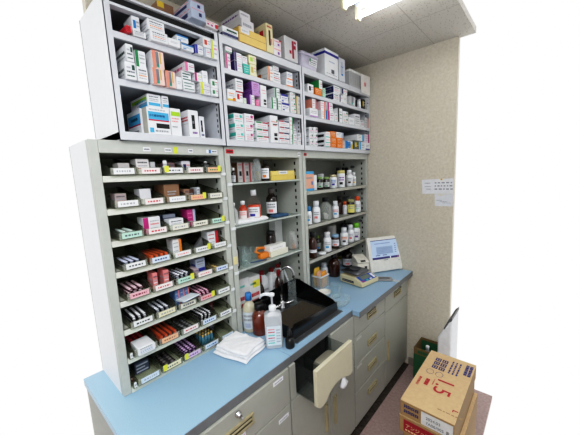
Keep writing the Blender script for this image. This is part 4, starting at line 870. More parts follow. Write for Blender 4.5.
# third glass shelf
z = SH['middle'][2]
vessel(235.6, 8, 238, 264, z, 'brown bottle with pink-edged label behind left post, third glass shelf', M_dark, M_capk, pm((220, 214, 216)), 'round', x=-.075, labr=(.1, .62), labp=('rose', 'rose'))
def beaker(u, wpx, vT, vB, z, label, x=None, flare=1.06, name='glass_beaker', cat='beaker', m=None):
    p = place(u, vB, z, x); R = wpx*depth(p)/F/2; H = zat(p[0], p[1], vT)-z; w = .0018
    pr = [(R*.86, 0), (R*.95, .002), (R, H*.5), (R*flare, H), (R*flare-w, H), (R-w, H*.5), (R*.95-w, .004), (.001, .004)]
    return tag(MB().lathe(pr, m or M_cl, seg=24, cap1=True).build(name, org=(0, 0, 0)), label, cat), p
def beaker2(*a, **k):
    o, p = beaker(*a, **k); o.location = (p[0], p[1], p[2]+.0008); return o
beaker2(242, 9, 246, 264, z, 'clear glass beaker at left of third glass shelf', x=-.10)
beaker2(248.5, 8, 247, 262, z, 'clear glass beaker in middle of third-shelf beakers', x=-.12)
beaker2(254.5, 7.6, 247, 260, z, 'clear glass beaker nearest the orange clips, third shelf', x=-.13)
beaker2(246, 7, 250, 266, z, 'short clear glass beaker in front, third glass shelf', x=-.055, flare=1.1)
# orange clips
p = place(265, 252, z, -.10); M_or = mat((222, 130, 40), .35)
t = thing('plastic_clip', 'large orange plastic clip lying on third glass shelf', 'clip', (p[0], p[1], z+.001))
MB().rrect([(.024, .05, 0), (.026, .052, .006), (.024, .05, .026), (.014, .038, .034)], M_or).build('clip_body', t)
MB().tube([(0, -.04, .026), (-.008, -.07, .048), (-.014, -.05, .062), (-.012, 0, .056), (-.006, .025, .036)], .009, M_or, 8).build('clip_loop', t)
p = place(259, 256, z, -.055)
tag(MB().tube([(-.02, -.05, .004), (0, .0, .005), (.012, .05, .004)], [.003, .0045, .003], mat((40, 80, 120), .3), 8).build('pen'), 'dark blue pen lying on third glass shelf', 'pen').location = (p[0]+.0, p[1], z+.001)
p0, p1 = U(270.5, 250, 'x', -.06)[1], U(287.5, 247, 'x', -.06)[1]; h = .035
carton(p0, p1, -.055, z+.0008, z+h, .05, (226, 224, 206), [], 'lower cream box on third glass shelf'); carton(p0-.006, p1-.014, -.06, z+h+.0005, z+2*h, .05, (236, 236, 232), [('F', 't', .2, .8, .4, .1, 'ltext')], 'upper white box on third glass shelf')
vessel(271.5, 9.6, 231, 249, z, 'black jar behind white boxes on third glass shelf', M_dark, M_capk, None, 'jar', x=-.13)
p0, p1 = U(275, 226, 'x', -.19)[1], -.945
carton(p0, p1, -.19, z+.0008, zat(-.19, p0, 221.5), .06, (228, 230, 230), [], 'tall white box at back of third glass shelf')
p = place(291.5, 250, z, -.085)
t = thing('plastic_bag', 'clear plastic bag with orange-tipped item, right of third glass shelf', 'bag', (p[0], -.962, z+.001))
MB().rrect([(.03, .026, 0), (.036, .032, .02), (.032, .03, .06), (.02, .03, .1), (.004, .026, .12)], clear((206, 208, 206), .35, .2), p=3).build('bag_film', t)
MB().lathe([(.011, .004), (.012, .01), (.012, .03), (.007, .034)], M_or, (.01, 0, 0), 14).build('orange_cap', t)
# counter behind the sink, middle unit
z = .8505
y0, y1 = U(238.5, 300, 'x', -.105)[1], U(261, 296, 'x', -.105)[1]
zt = zat(-.105, y0, 281)
yb = (y0+y1)/2
for i, (a, b) in enumerate(((y0, yb-.001), (yb+.001, y1))):
    carton(a, b, -.105, z+.0008, zt-.01*i, .13, (222, 222, 222), [('F', 't', .15, .85, .5, .09, 'red'), ('F', 't', .15, .85, .34, .09, 'red'), ('F', 't', .1, .6, .8, .05, 'teal'), ('S', 't', .2, .8, .5, .06, 'ltext')]+([('F', .3, .72, .95, .9, (222, 220, 80))] if i else []), ('left white carton with red characters on counter behind bottles', 'right white carton with red characters and yellow note behind bottles')[i])
M_jug = mat((238, 240, 242), .35)
def jug(u, wpx, vT, vB, x, label, body=M_jug, capc=(150, 26, 36), lab=None):
    p = place(u, vB, z, x); R = wpx*depth(p)/F/2; H = zat(p[0], p[1], vT)-z; R = min(R, .048)
    t = thing('liquid_jug', label, 'jug', (p[0], min(p[1], -.975), z+.0008))
    MB().rrect([(R*.92, R*.92, 0), (R, R, .01), (R, R, H*.7), (R*.9, R*.9, H*.8), (R*.5, R*.5, H*.87), (R*.42, R*.42, H*.9)], body, p=4).build('jug_body', t)
    c = mat(capc, .4); MB().lathe([(R*.5, H*.89), (R*.5, H*.99), (R*.45, H)], c, seg=16).build('cap', t)
    if lab:
        mb = MB().box(R, R+.0008, -R*.7, R*.7, H*.2, H*.6, pm(W)); dashes(mb, lambda a, b: (R+.0012, -R*.6+1.2*R*a, H*(.25+.3*b)), 0, 1, .1, .2, pm(lab), random); dashes(mb, lambda a, b: (R+.0012, -R*.6+1.2*R*a, H*(.25+.3*b)), 0, 1, .6, .2, pm(lab), random); mb.build('paper_label', t)
jug(264, 10, 271, 307, -.20, 'white jug with red cap in back row, left one', lab='grey')
jug(273, 9.5, 268, 303, -.19, 'white jug with red cap in back row, middle one', lab='grey')
jug(279.5, 9, 264, 298, -.20, 'white jug with dark red cap in back row, right one', lab='grey')
vessel(261.6, 8, 276, 309, z, 'brown bottle with red cap and printed white label by cartons', M_dark, mat((150, 26, 36), .4), lw, 'round', x=-.13, labr=(.1, .5), labp=('dark', 'dark'))
vessel(280.5, 9, 270, 308, z, 'brown bottle with blue label and red cap behind the faucet', M_amber, mat((150, 26, 36), .4), pm((90, 140, 200)), 'round', x=-.125, labr=(.1, .3), labp=('white', None))
jug(291.5, 7, 265, 296, -.235, 'white jug with red cap beside the right post', lab='dark')
# front bottles on the counter
t = vessel(247.2, 13.4, 293, 331.5, z, 'pale yellowish plastic bottle with blue cap on the counter', clear((206, 200, 176), .8, .2), mat((60, 130, 200), .4), pm((205, 214, 220)), 'round', labr=(.1, .55), labp=('grey', 'bluegrey'), capr=.48, dy=.024)
vessel(259, 15.4, 303.5, 333.5, z, 'large amber glass bottle with black cap beside pump bottle', mat((110, 44, 20), .1, spec=.9), M_capk, None, 'round', capr=.62, dy=.012)
# pump sanitiser bottle
p = place(274.5, 345, z); H = zat(p[0], p[1], 309)-z; HT = zat(p[0], p[1], 293)-z; ww = 18.4*depth(p)/F
t = thing('pump_bottle', 'translucent pump bottle of sanitiser with red-lettered label', 'bottle', (p[0], p[1], z+.0008), radians(-42))
hx = ww*.36; hy_ = ww*.46
MB().rrect([(hx*.95, hy_*.95, 0), (hx, hy_, .006), (hx, hy_, H*.84), (hx*.88, hy_*.88, H*.9), (.015, .015, H*.95), (.013, .013, H)], clear((214, 218, 222), .62, .2), p=5, seg=36).build('bottle_body', t)
mb = MB(); P = lambda u, v: (hx+.001, -hy_*.8+1.6*hy_*u, H*(.1+.52*v)); mb.quad([P(0, 0), P(1, 0), P(1, 1), P(0, 1)], pm((216, 228, 236)))
P2 = lambda u, v: (hx+.0016, -hy_*.8+1.6*hy_*u, H*(.1+.52*v))
for v, c in ((.8, 'rose'), (.66, 'red'), (.5, 'teal'), (.36, 'red'), (.22, 'ltext'), (.1, 'teal')): dashes(mb, P2, .08, .55, v, .06, pm(c), random)
for v in (.75, .6, .45, .3, .15): dashes(mb, P2, .66, .95, v, .07, pm('ltext'), random)
mb.build('printed_label', t)
mb = MB().lathe([(.017, H-.006), (.018, H), (.018, H+.016), (.012, H+.02), (.006, H+.021)], M_wp, seg=18); mb.build('collar', t)
mb = MB().lathe([(.005, H+.02), (.005, HT-.018), (.013, HT-.016), (.015, HT-.004), (.008, HT)], M_wp, seg=16)
mb.tube([(0, 0, HT-.009), (-.012, -.03, HT-.008), (-.02, -.05, HT-.016), (-.024, -.058, HT-.032)], [.009, .008, .0065, .005], M_wp, 10); mb.build('pump_head', t)
# black bottle
p = place(290.2, 346.8, z); R = 9.4*depth(p)/F/2; H = zat(p[0], p[1], 328)-z
t = thing('small_bottle', 'small black bottle with tall cap at the front of the sink', 'bottle', (p[0], p[1], z+.0008))
MB().lathe([(R*.95, 0), (R, .004), (R, H*.42), (R*.6, H*.5), (R*.45, H*.52)], M_capk, seg=20).build('bottle_body', t); MB().lathe([(R*.52, H*.52), (R*.52, H*.8), (R*.36, H*.84), (R*.34, H), (R*.28, H*1.01)], mat((30, 30, 32), .3), seg=18).build('cap', t)
# towel
pA, pB, pC, pD = [U(*q, 'z', .87) for q in ((217, 349), (249, 360), (269, 342), (243, 330))]
cx = sum(q[0] for q in (pA, pB, pC, pD))/4; cy = sum(q[1] for q in (pA, pB, pC, pD))/4
rz = math.atan2(pB[1]-pA[1], pB[0]-pA[0])
cloth(cx-.006, cy-.026, .8504, .2, .16, .042, M_cloth, 'folded_towel', 'folded white towel lying on the blue worktop beside the trays', rz, 3, .0045, 'towel', 11)

# ================================================================== SINK
M_st = mat((150, 152, 154), .3, .9, noise=.03); M_blkac = clear((9, 9, 9), .9, .16)
t = thing('sink', 'stainless sink with smoky black splash guards around it', 'sink', (0, -1.16, .85)); o = (0, -1.16, .85)
a, b, c, d = -.075, .23, -1.355, -.97
mb = MB(); zb = .70
mb.box(a-.02, b+.055, c-.02, c+.015, .8505, .856, M_st); mb.box(a-.02, b+.055, d-.015, d+.02, .8505, .856, M_st); mb.box(a-.02, a+.07, c+.015, d-.015, .8505, .856, M_st); mb.box(b-.015, b+.055, c+.015, d-.015, .8505, .856, M_st); mb.build('rim', t, o)
mb = MB(); ins = mat((112, 104, 92), .4, .3); a2 = a+.07
mb.quad([(a2, c+.015, .852), (a2, d-.015, .852), (a2+.02, d-.03, zb), (a2+.02, c+.03, zb)], ins); mb.quad([(b-.015, c+.015, .852), (b-.03, c+.03, zb), (b-.03, d-.03, zb), (b-.015, d-.015, .852)], ins)
mb.quad([(a2, c+.015, .852), (a2+.02, c+.03, zb), (b-.03, c+.03, zb), (b-.015, c+.015, .852)], ins); mb.quad([(a2, d-.015, .852), (b-.015, d-.015, .852), (b-.03, d-.03, zb), (a2+.02, d-.03, zb)], ins); mb.quad([(a2+.02, c+.03, zb), (a2+.02, d-.03, zb), (b-.03, d-.03, zb), (b-.03, c+.03, zb)], ins)
mb.build('basin', t, o)
g = .005; yr = d+.005
def guard(poly, dv, nm='splash_guard'): return MB().prism(poly, dv, M_blkac).build(nm, t, o)
guard([(-.095, yr, .857), (.252, yr, .857), (.256, yr, .872), (.25, yr, .895), (.225, yr, .915), (.19, yr, .925), (-.03, yr, .985), (-.055, yr, .99), (-.095, yr, .985)], (0, g, 0))
guard([(.25, -1.37, .857), (.25, yr-.001, .857), (.25, yr-.001, .908), (.25, -1.355, .936), (.25, -1.37, .92)], (g, 0, 0))
guard([(-.095, -1.375, .857), (.249, -1.375, .857), (.249, -1.375, .92), (.1, -1.375, .93), (-.095, -1.375, .96)], (0, g, 0))
guard([(-.095, -1.369, .857), (-.095, yr-.001, .857), (-.095, yr-.001, .982), (-.095, -1.10, .975), (-.095, -1.369, .95)], (g, 0, 0))
# faucet
t = thing('faucet', 'chrome gooseneck faucet standing behind the sink basin', 'faucet', (-.035, -1.145, .8565)); o = (-.035, -1.145, .8565)
fp = lambda u, v: U(u, v, 'x', -.14)
mb = MB().lathe([(.026, 0), (.026, .012), (.02, .018), (.018, .045), (.012, .052)], M_chr, seg=20); mb.build('faucet_base', t)
A = (0, 0, .045); pts = [A, (0, 0, .1), (.004, .002, .16)]
for i in range(11):
    an = pi-pi*1.12*i/10; pts.append((.038+.034*cos(an), .022+.02*cos(an), .222+.05*sin(an)))
pts[1] = (0, 0, .12); pts[2] = (.002, .001, .2)
MB().tube(pts, .0075, M_chr, 12).build('spout', t)
mb = MB().tube([(0, 0, .03), (.03, .04, .034), (.045, .06, .04)], [.01, .009, .007], M_chr, 10); mb.build('lever', t)
mb = MB().tube([(0, 0, .03), (.01, -.05, .03)], [.011, .011], M_chr, 12); mb.lathe([(.016, .018), (.018, .024), (.018, .036), (.014, .044)], M_chr, (.01, -.055, 0), 8); mb.build('valve_knob', t)
# glass measuring cylinder on the sink ledge
p = (-.03, -1.05, .8565); R = .027
mb = MB().lathe([(R*1.5, 0), (R*1.5, .005), (R, .008), (R, .15), (R*1.12, .155), (R*1.0, .155), (R*.9, .148), (R*.9, .012), (.001, .012)], clear((212, 218, 218), .05, .03, .25), seg=24)
tag(mb.build('measuring_cylinder', org=(0, 0, 0)), 'tall clear glass cylinder standing against the black splash guard', 'glassware').location = p
# white brush leaning on the post
p = U(303, 290, 'z', .852)
tag(MB().tube([(-.11, -.945, .853), (-.15, -.945, .93), (-.185, -.945, 1.0), (-.20, -.945, 1.03)], [.006, .005, .009, .004], M_wp, 10).build('plastic_spatula'), 'long white plastic spatula leaning behind the splash guard', 'spatula')

# ================================================================== FAR COUNTER
z = .8505
# clear box with packets
p = place(322, 290, z); yc = p[1]; xc = p[0]; R = 17*depth(p)/F/2; H = zat(xc, yc, 272)-z
xc = -.055; yc = U(323.5, 288, 'x', -.03)[1]; W2 = .05
t = thing('clear_caddy', 'clear plastic caddy with white rim holding snack-coloured packets', 'caddy', (xc, yc, z+.0008))
mb = MB(); m = clear((214, 216, 216), .14, .1); H = .085
for q in ((-.04, .04, -W2, -W2+.002), (-.04, .04, W2-.002, W2), (-.04, -.038, -W2+.002, W2-.002), (.038, .04, -W2+.002, W2-.002)): mb.box(*q, 0, H, m)
mb.box(-.038, .038, -W2+.002, W2-.002, 0, .002, m); mb.build('caddy_box', t)
mb = MB(); 
for q in ((-.043, .043, -W2-.003, -W2+.003), (-.043, .043, W2-.003, W2+.003), (-.043, -.037, -W2+.003, W2-.003), (.037, .043, -W2+.003, W2-.003)): mb.box(*q, H, H+.008, pm(W))
mb.build('rim', t)
for i, (col, tw, nm) in enumerate((((226, 184, 60), -.2, 'yellow'), ((222, 176, 150), .1, 'peach'), ((220, 210, 190), .25, 'cream'), ((216, 150, 50), -.1, 'orange'))):
    xx = xc-.026+i*.017; yy = yc-.008+.006*i; h = (.14, .115, .1, .12)[i]
    mb = MB().rrect([(.003, .028, 0), (.006, .03, .02), (.006, .03, h*.8), (.001, .028, h)], mat(col, .35), p=4); mb.quad([(.0062, -.012, h*.4), (.0062, .014, h*.4), (.0062, .014, h*.7), (.0062, -.012, h*.7)], pm('orange' if i != 3 else 'yellow'))
    ob = tag(mb.build('snack_packet', org=(0, 0, 0)), '%s packet standing in the clear caddy beside the post' % nm, 'packet', 'packets standing in the clear caddy'); ob.location = (xx, yy, z+.004); ob.rotation_euler.z = tw*.3
# bottles under the right shelves, on the counter
vessel(324.5, 7.5, 263, 277, z, 'small white bottle behind the clear caddy on counter', M_wp, lw, None, 'pill', x=-.15)
vessel(334.4, 11.4, 254, 277, z, 'brown bottle with brown cap beside the scale on counter', M_amber, M_dark, None, 'round', x=-.10, labr=(.2, .32), capr=.55)
vessel(340.5, 7, 257, 270, z, 'white bottle with yellow cap behind brown bottles, counter', M_wp, mat((222, 196, 60), .4), None, 'pill', x=-.235)
vessel(347.5, 11, 247, 267, z, 'dark brown bottle with white label behind the scale, counter', M_dark, M_dark, pm((222, 222, 226)), 'round', x=-.14, labr=(.12, .45), labp=('grey', 'rose'), capr=.55)
p0 = U(352, 256, 'x', -.1)[1]
tag(MB().rrect([(.05, .05, 0), (.052, .052, .006), (.05, .05, .05), (.04, .042, .056)], mat((40, 120, 136), .5), p=6).build('fabric_pouch'), 'teal pouch between dark bottle and white card printer', 'pouch').location = (-.10, p0+.08, z+.0008)
carton(-.10, -.03, -.15, z+.0008, z+.12, .06, (205, 206, 206), [('F', 't', .2, .8, .5, .06, 'ltext'), ('F', 't', .2, .8, .6, .06, 'ltext')], 'small grey-white box at back corner behind card printer')
# scale
A, B, D_ = U(343, 281, 'z', .86), U(364.5, 288, 'z', .86), U(375.5, 279.5, 'z', .86)
ex = Vector((D_[0]-B[0], D_[1]-B[1], 0)); ey = Vector((A[0]-B[0], A[1]-B[1], 0)); rz = math.atan2(-ey.y, -ey.x)
L = ey.length; wdt = ex.length; cen = Vector(B)+ex/2+ey/2
t = thing('weighing_scale', 'cream electronic weighing scale with grey pan and blue display panel', 'scale', (cen.x, cen.y, z+.0008), rz)
L = min(L, .30)*1.04; wdt = min(max(wdt, .17), .2); l2, w2 = L/2, wdt/2; M_crm = mat((214, 204, 166), .4, noise=.02)
mb = MB().prism([(-l2, -w2, .004), (l2, -w2, .004), (l2, -w2, .034), (l2*.3, -w2, .062), (-l2, -w2, .062)], (0, wdt, 0), M_crm); mb.build('scale_body', t, bevel=.004, bseg=2)
mb = MB(); s0, s1 = (l2, .034), (l2*.3, .062)
Q = lambda u, v: (s0[0]+(s1[0]-s0[0])*v+.0006, -w2+wdt*u, s0[1]+(s1[1]-s0[1])*v+.001)
mb.quad([Q(.08, .1), Q(.95, .1), Q(.95, .95), Q(.08, .95)], pm((44, 84, 176)))
Q2 = lambda u, v: tuple(a+b for a, b in zip(Q(u, v), (.0004, 0, .0006)))
mb.quad([Q2(.2, .38), Q2(.72, .38), Q2(.72, .88), Q2(.2, .88)], pm((120, 130, 118))); mb.quad([Q2(.12, .14), Q2(.22, .14), Q2(.22, .3), Q2(.12, .3)], pm('red')); mb.quad([Q2(.34, .14), Q2(.46, .14), Q2(.46, .3), Q2(.34, .3)], pm('teal')); mb.quad([Q2(.56, .14), Q2(.68, .14), Q2(.68, .3), Q2(.56, .3)], pm(W)); mb.quad([Q2(.8, .2), Q2(.92, .2), Q2(.92, .8), Q2(.8, .8)], pm(W)); mb.build('control_panel', t)
mb = MB().box(-l2*.8, l2*.25, -w2-.0008, -w2, .016, .034, pm('black')); dashes(mb, lambda u, v: (-l2*.7+l2*.9*u, -w2-.0012, .018+.014*v), 0, 1, .3, .4, pm('grey'), random); mb.build('maker_plate', t)
MB().lathe([(.02, .062), (.03, .066), (.03, .074)], M_dark, (-l2*.35, 0, 0), 18).build('pan_support', t)
MB().rrect([(.07, .07, .074), (.085, .085, .078), (.086, .086, .082)], mat((120, 122, 126), .3, .6), (-l2*.38, 0, 0), p=7).build('weighing_pan', t)
for sx in (-1, 1):
    for sy in (-1, 1): MB().lathe([(.008, 0), (.008, .0045)], M_capk, (sx*l2*.85, sy*w2*.85, 0), 10).build('foot', t)
# dark blotted dish on the pan
tag(MB().lathe([(.03, 0), (.042, .008), (.046, .014), (.043, .014), (.03, .004), (.001, .003)], mat((92, 94, 98), .3, .5), seg=24).build('weighing_dish'), 'dull grey metal dish resting on the scale pan', 'dish').location = (cen.x-.38*l2*cos(rz), cen.y-.38*l2*sin(rz), z+.0835)
# card printer
p = place(362.5, 273.5, z); xc, yc = .045, U(362.5, 273, 'x', .045)[1]
t = thing('label_printer', 'off-white desktop printer with raised lid between scale and monitor', 'printer', (.035, -.262, z+.0008), radians(-38)); M_ow = mat((222, 220, 210), .4)
MB().rrect([(.062, .052, 0), (.064, .054, .006), (.062, .052, .085), (.056, .048, .092)], M_ow, p=9).build('printer_body', t)
MB().prism([(-.06, -.05, .093), (.062, -.05, .094), (.068, -.05, .104), (.03, -.05, .122), (-.06, -.05, .142)], (0, .1, 0), M_ow).build('lid', t, bevel=.004, bseg=2)
MB().box(.0635, .066, .01, .03, .05, .07, M_capk).build('button', t)
MB().prism([(.062, -.02, .108), (.062, .02, .108), (.05, .02, .114), (.05, -.02, .114)], (0, 0, .004), M_capk).build('vent', t)
# touch monitor
bl = Vector(U(371.5, 274, 'z', z)); brp = Vector(U(401.5, 269.5, 'z', z)); ex = (brp-bl); wd = ex.length*1.05; rz = math.atan2(ex.y, ex.x)
t = thing('touch_monitor', 'white desktop touch monitor with lit grey-blue screen beside the wall', 'monitor', (bl.x, bl.y, z+.0008), rz)
hM = zat(bl.x, bl.y, 240)-z-.004; lean = .07; M_mw = mat((226, 225, 218), .35)
fx = lambda v: lean*v           # the face leans back as it rises
mb = MB().prism([(0, 0, .006), (0, lean*.3, hM*.3), (0, lean, hM), (0, lean+.025, hM), (0, .085, hM*.45), (0, .1, .05), (0, .1, .006)], (wd, 0, 0), M_mw); mb.build('monitor_case', t, bevel=.006, bseg=2)
def Sf(u, v, e): return (wd*u, lean*v+.0-e, .006+(hM-.006)*v)
def Sp(u, v, e=.0015): # slope piecewise matches case face
    zz = .006+(hM-.006)*v; yy = lean*.3*zz/(hM*.3) if zz < hM*.3 else lean*.3+(lean*.7)*(zz-hM*.3)/(hM*.7)
    return (wd*u, yy-e, zz)
mb = MB(); ms = mat((150, 166, 190), .2, emit=.55, noise=.05, scale=8); mb.quad([Sp(.09, .36), Sp(.93, .36), Sp(.93, .92), Sp(.09, .92)], ms)
def sq(u0, v0, u1, v1, c, e=.002, em=.4): mb.quad([Sp(u0, v0, e), Sp(u1, v0, e), Sp(u1, v1, e), Sp(u0, v1, e)], mat(c, .3, emit=em))
sq(.09, .36, .93, .42, (52, 48, 100)); sq(.09, .9, .93, .92, (60, 62, 92)); sq(.24, .5, .76, .72, (128, 146, 172)); sq(.2, .8, .7, .83, (120, 136, 168)); sq(.2, .46, .34, .48, (60, 62, 92), .0022); sq(.42, .46, .55, .48, (60, 62, 92), .0022)
for i in range(5): sq(.82, .52+.06*i, .87, .54+.06*i, (92, 100, 130))
sq(.64, .365, .67, .415, (220, 220, 230), .0022); sq(.87, .37, .9, .41, (190, 60, 90), .0022)
for i in range(4): sq(.28, .53+.045*i, .72, .535+.045*i, (104, 118, 148), .0022)
mb.build('screen', t)
mb = MB(); mb.quad([Sp(.43, .315), Sp(.57, .315), Sp(.57, .335), Sp(.43, .335)], pm('grey')); mb.quad([Sp(.88, .27), Sp(.96, .27), Sp(.96, .285), Sp(.88, .285)], pm('bluegrey')); mb.build('badge', t)
for u in (.03, .9): MB().box(wd*u, wd*u+.025, .01, .07, 0, .006, M_ow).build('foot', t)
# grey keypad
A = Vector(U(378, 280, 'z', z)); Bq = Vector(U(389, 282.5, 'z', z)); rz = radians(30)
t = thing('keypad', 'flat grey keypad lying in front of the touch monitor', 'keypad', (.265, -.315, z+.0008), rz)
MB().rrect([(.06, .034, 0), (.062, .036, .003), (.062, .036, .009), (.058, .033, .012)], mat((146, 146, 146), .5), p=8).build('keypad_body', t)
for i in range(8):
    for j in range(4): MB().box(-.042+i*.0105, -.034+i*.0105, -.022+j*.011, -.0145+j*.011, .012, .0135, mat((118, 118, 120), .5)).build('key', t)
tag(MB().box(-.05, .05, -.02, .02, 0, .002, clear((220, 224, 226), .3, .1)).build('plastic_sleeve'), 'clear plastic sleeve on worktop right of the keypad', 'sleeve').location = (.325, -.29, z+.0008)
# bowls and beaker
p = place(336, 308, z); R = 21*depth(p)/F/2; H = .052; w = .003
tag(MB().lathe([(R*.5, 0), (R*.62, .004), (R*.86, H*.45), (R, H), (R-w, H), (R*.84-w, H*.45), (R*.58, .007), (.001, .006)], clear((214, 220, 220), .08, .03, .3), seg=30).build('glass_bowl'), 'clear glass bowl in front of the splash guard corner', 'bowl').location = (p[0], p[1]+.05, z+.0008)
p = place(322, 297, z); R = 13*depth(p)/F/2
tag(MB().lathe([(R*.6, 0), (R*.75, .004), (R*.95, .02), (R, .032), (R*.92, .032), (R*.85, .02), (R*.6, .008), (.001, .007)], mat((222, 220, 212), .3), seg=28).build('ceramic_dish'), 'white ceramic dish behind the black splash guard', 'dish').location = (p[0], p[1]+.03, z+.0008)
beaker2(336, 9.6, 284, 297, z, 'small clear glass beaker beside the glass bowl', flare=1.12)

# right shelf unit bottles ------------------------------------------------
z = SH['right'][0]
p0, p1 = U(304.5, 180, 'x', -.05)[1], U(314, 180, 'x', -.05)[1]
zt = U(304.5, 171.5, 'x', -.05)[2]
carton(max(p0, -.865), p1, -.05, z+.0008, zt, .07, (226, 172, 146), [('F', 0, .86, 1, 1, 'sky'), ('F', 0, 0, 1, .12, 'sky'), ('F', 't', .2, .85, .62, .08, 'grey'), ('F', .7, .3, .85, .48, 'blue')], 'peach box with blue ends on the bottle shelves, top left')
p2 = U(317, 180, 'x', -.06)[1]
carton(p1+.002, p2-.002, -.06, z+.0008, z+.105, .03, W, [], 'slim white packet beside the peach and blue box')
vessel(320.2, 6.4, 177, 189, z, 'brown jar with green lid, left of pair on top bottle shelf', M_dark, mat((120, 160, 90), .4), pm((180, 190, 180)), 'jar', x=-.07, labp=('grey', 'green'))
vessel(326.6, 6.6, 177, 188.4, z, 'brown jar with green lid, right of pair on top bottle shelf', M_dark, mat((140, 170, 100), .4), pm((200, 205, 200)), 'jar', x=-.07, labp=('grey', 'green'))
vessel(321, 7.4, 174, 188, z, 'white bottle standing behind the pair of brown jars', M_wp, pm((205, 206, 208)), None, 'jar', x=-.15)
vessel(333.4, 7.6, 174.8, 188, z, 'white bottle with tan cap and navy mark, top bottle shelf', M_wp, mat((196, 186, 150), .5), lw, 'jar', x=-.075, labp=('blue', 'royal'), labr=(.15, .7))
vessel(341.2, 8, 170.5, 187.4, z, 'white bottle with yellow-green cap, top bottle shelf', M_wp, mat((210, 200, 130), .45), lw, 'straight', x=-.075, labp=('purple', 'black'), labr=(.1, .7))
vessel(349.4, 6.8, 170.2, 186.4, z, 'white bottle with black mark, top bottle shelf', M_wp, lw, lw, 'pill', x=-.075, labp=('grey', 'black'))
vessel(353.8, 4.6, 172.4, 186, z, 'slim white bottle at right end of top bottle shelf', M_wp, lw, lw, 'pill', x=-.085, labp=('grey', 'yellow'))
for i, (u, t_) in enumerate(((338, 'left'), (343.6, 'middle'), (348.6, 'right'))):
    vessel(u, 6.5, 167.6, 186, z, '%s dark bottle at back of top bottle shelf' % t_, M_dark, M_capk, None, 'round', x=-.2)
z = SH['right'][1]
vessel(309.2, 5.8, 206.5, 222, z, 'white bottle with blue cap, left end of second bottle shelf', M_wp, mat((60, 140, 200), .4), lw, 'pill', x=-.06, labp=('grey', 'sky'))
vessel(316.6, 8, 201, 221, z, 'large white bottle with red mark, second bottle shelf', M_wp, lw, lw, 'pill', x=-.06, labp=('grey', 'rose'))
t = vessel(326, 11.8, 197.5, 219.5, z, 'clear glass jar with black lid and white powder', clear((196, 200, 196), .35, .05), M_capk, None, 'round', x=-.08, capr=.56)
MB().rings([[(.9*r*cos(2*pi*i/20), .9*r*sin(2*pi*i/20), zz+(.018*(1-sin(2*pi*i/20)) if zz > .01 else 0)) for i in range(20)] for r, zz in ((.026, .003), (.029, .012), (.027, .018))], mat((232, 232, 230), .9)).build('powder', t)
vessel(335.6, 6.6, 201, 217, z, 'white bottle with sky blue mark, second bottle shelf', M_wp, lw, lw, 'pill', x=-.06, labp=('rose', 'sky'))
vessel(339.4, 8, 196.4, 217, z, 'tall brown bottle with black cap, second bottle shelf', M_amber, M_capk, None, 'round', x=-.14)
vessel(345, 4.6, 201.4, 216, z, 'slim white bottle with orange cap, second bottle shelf', pm((216, 216, 220)), mat((222, 96, 40), .4), None, 'pill', x=-.09)
vessel(351, 7.6, 199.4, 214.4, z, 'brown jar with yellow-green label, second bottle shelf', M_dark, mat((160, 160, 110), .4), ly, 'jar', x=-.06, labp=('grey', None), labr=(.1, .65))
vessel(357.3, 6.8, 196.4, 212.6, z, 'white bottle with orange cap, right end of second bottle shelf', M_wp, mat((226, 92, 40), .4), lw, 'pill', x=-.06, labp=('ltext', 'mint'))
vessel(347.6, 9, 196.6, 213, z, 'clear jar with grey lid at back of second bottle shelf', M_cl, pm((120, 122, 122)), None, 'jar', x=-.18)
z = SH['right'][2]
vessel(313.2, 8.4, 232, 256, z, 'brown bottle with black cap, left end of third bottle shelf', M_amber, M_capk, lw, 'round', labr=(.22, .34), labp=('ltext', None), x=-.05, capr=.62)
vessel(318.4, 5.4, 235.4, 248, z, 'small dark bottle with green cap, third bottle shelf', M_dark, mat((110, 130, 60), .4), pm((120, 124, 120)), 'round', x=-.12)
vessel(327.6, 8, 232, 250, z, 'white bottle with sky blue square, third bottle shelf', M_wp, lw, lw, 'pill', x=-.065, labp=('grey', 'sky'))
tag(MB().lathe([(.022, 0), (.03, .004), (.03, .012), (.024, .016)], M_wp, seg=20).build('round_lid'), 'round white lid lying at front of third bottle shelf', 'lid').location = (-.045, U(322, 252, 'x', -.045)[1], z+.0008)
vessel(335.4, 8.2, 234.4, 247.8, z, 'brown jar with pale blue lid, third bottle shelf', M_amber, mat((150, 186, 214), .4), lw, 'jar', x=-.065, labp=('grey', 'rose'), labr=(.2, .65))
vessel(332, 9, 221.5, 244, z, 'large white bottle at back of third bottle shelf', mat((206, 204, 202), .4), None, None, 'straight', x=-.2)
vessel(344.2, 8, 227.6, 245, z, 'white bottle with black square, third bottle shelf', M_wp, lw, lw, 'pill', x=-.06, labp=('orange', 'black'))
vessel(350.6, 6.6, 224.8, 242, z, 'white bottle with pink print, third bottle shelf', M_wp, lw, lw, 'pill', x=-.07, labp=('ltext', 'rose'))
vessel(356.4, 7.6, 223, 239.6, z, 'white bottle with bright green cap, third bottle shelf', M_wp, mat((120, 196, 50), .4), lw, 'pill', x=-.06, labp=('ltext', 'purple'))
vessel(345, 6.6, 223, 240, z, 'left dark-capped bottle at back of third bottle shelf', pm((60, 62, 92)), M_capk, None, 'jar', x=-.19)
vessel(350.4, 6, 222.6, 239, z, 'right dark-capped bottle at back of third bottle shelf', pm((70, 70, 96)), M_capk, None, 'jar', x=-.19)
# dark glass jar in the top tray row
y0, y1 = SP[0, 0]
vessel(206.2, 7, 161.5, 173.5, TZ[0]+.0025, 'dark glass jar with silver cap in rightmost tray, top tray row', mat((60, 62, 62), .12, spec=.8), mat((190, 192, 194), .3, .6), None, 'round', x=-.03, capr=.45)

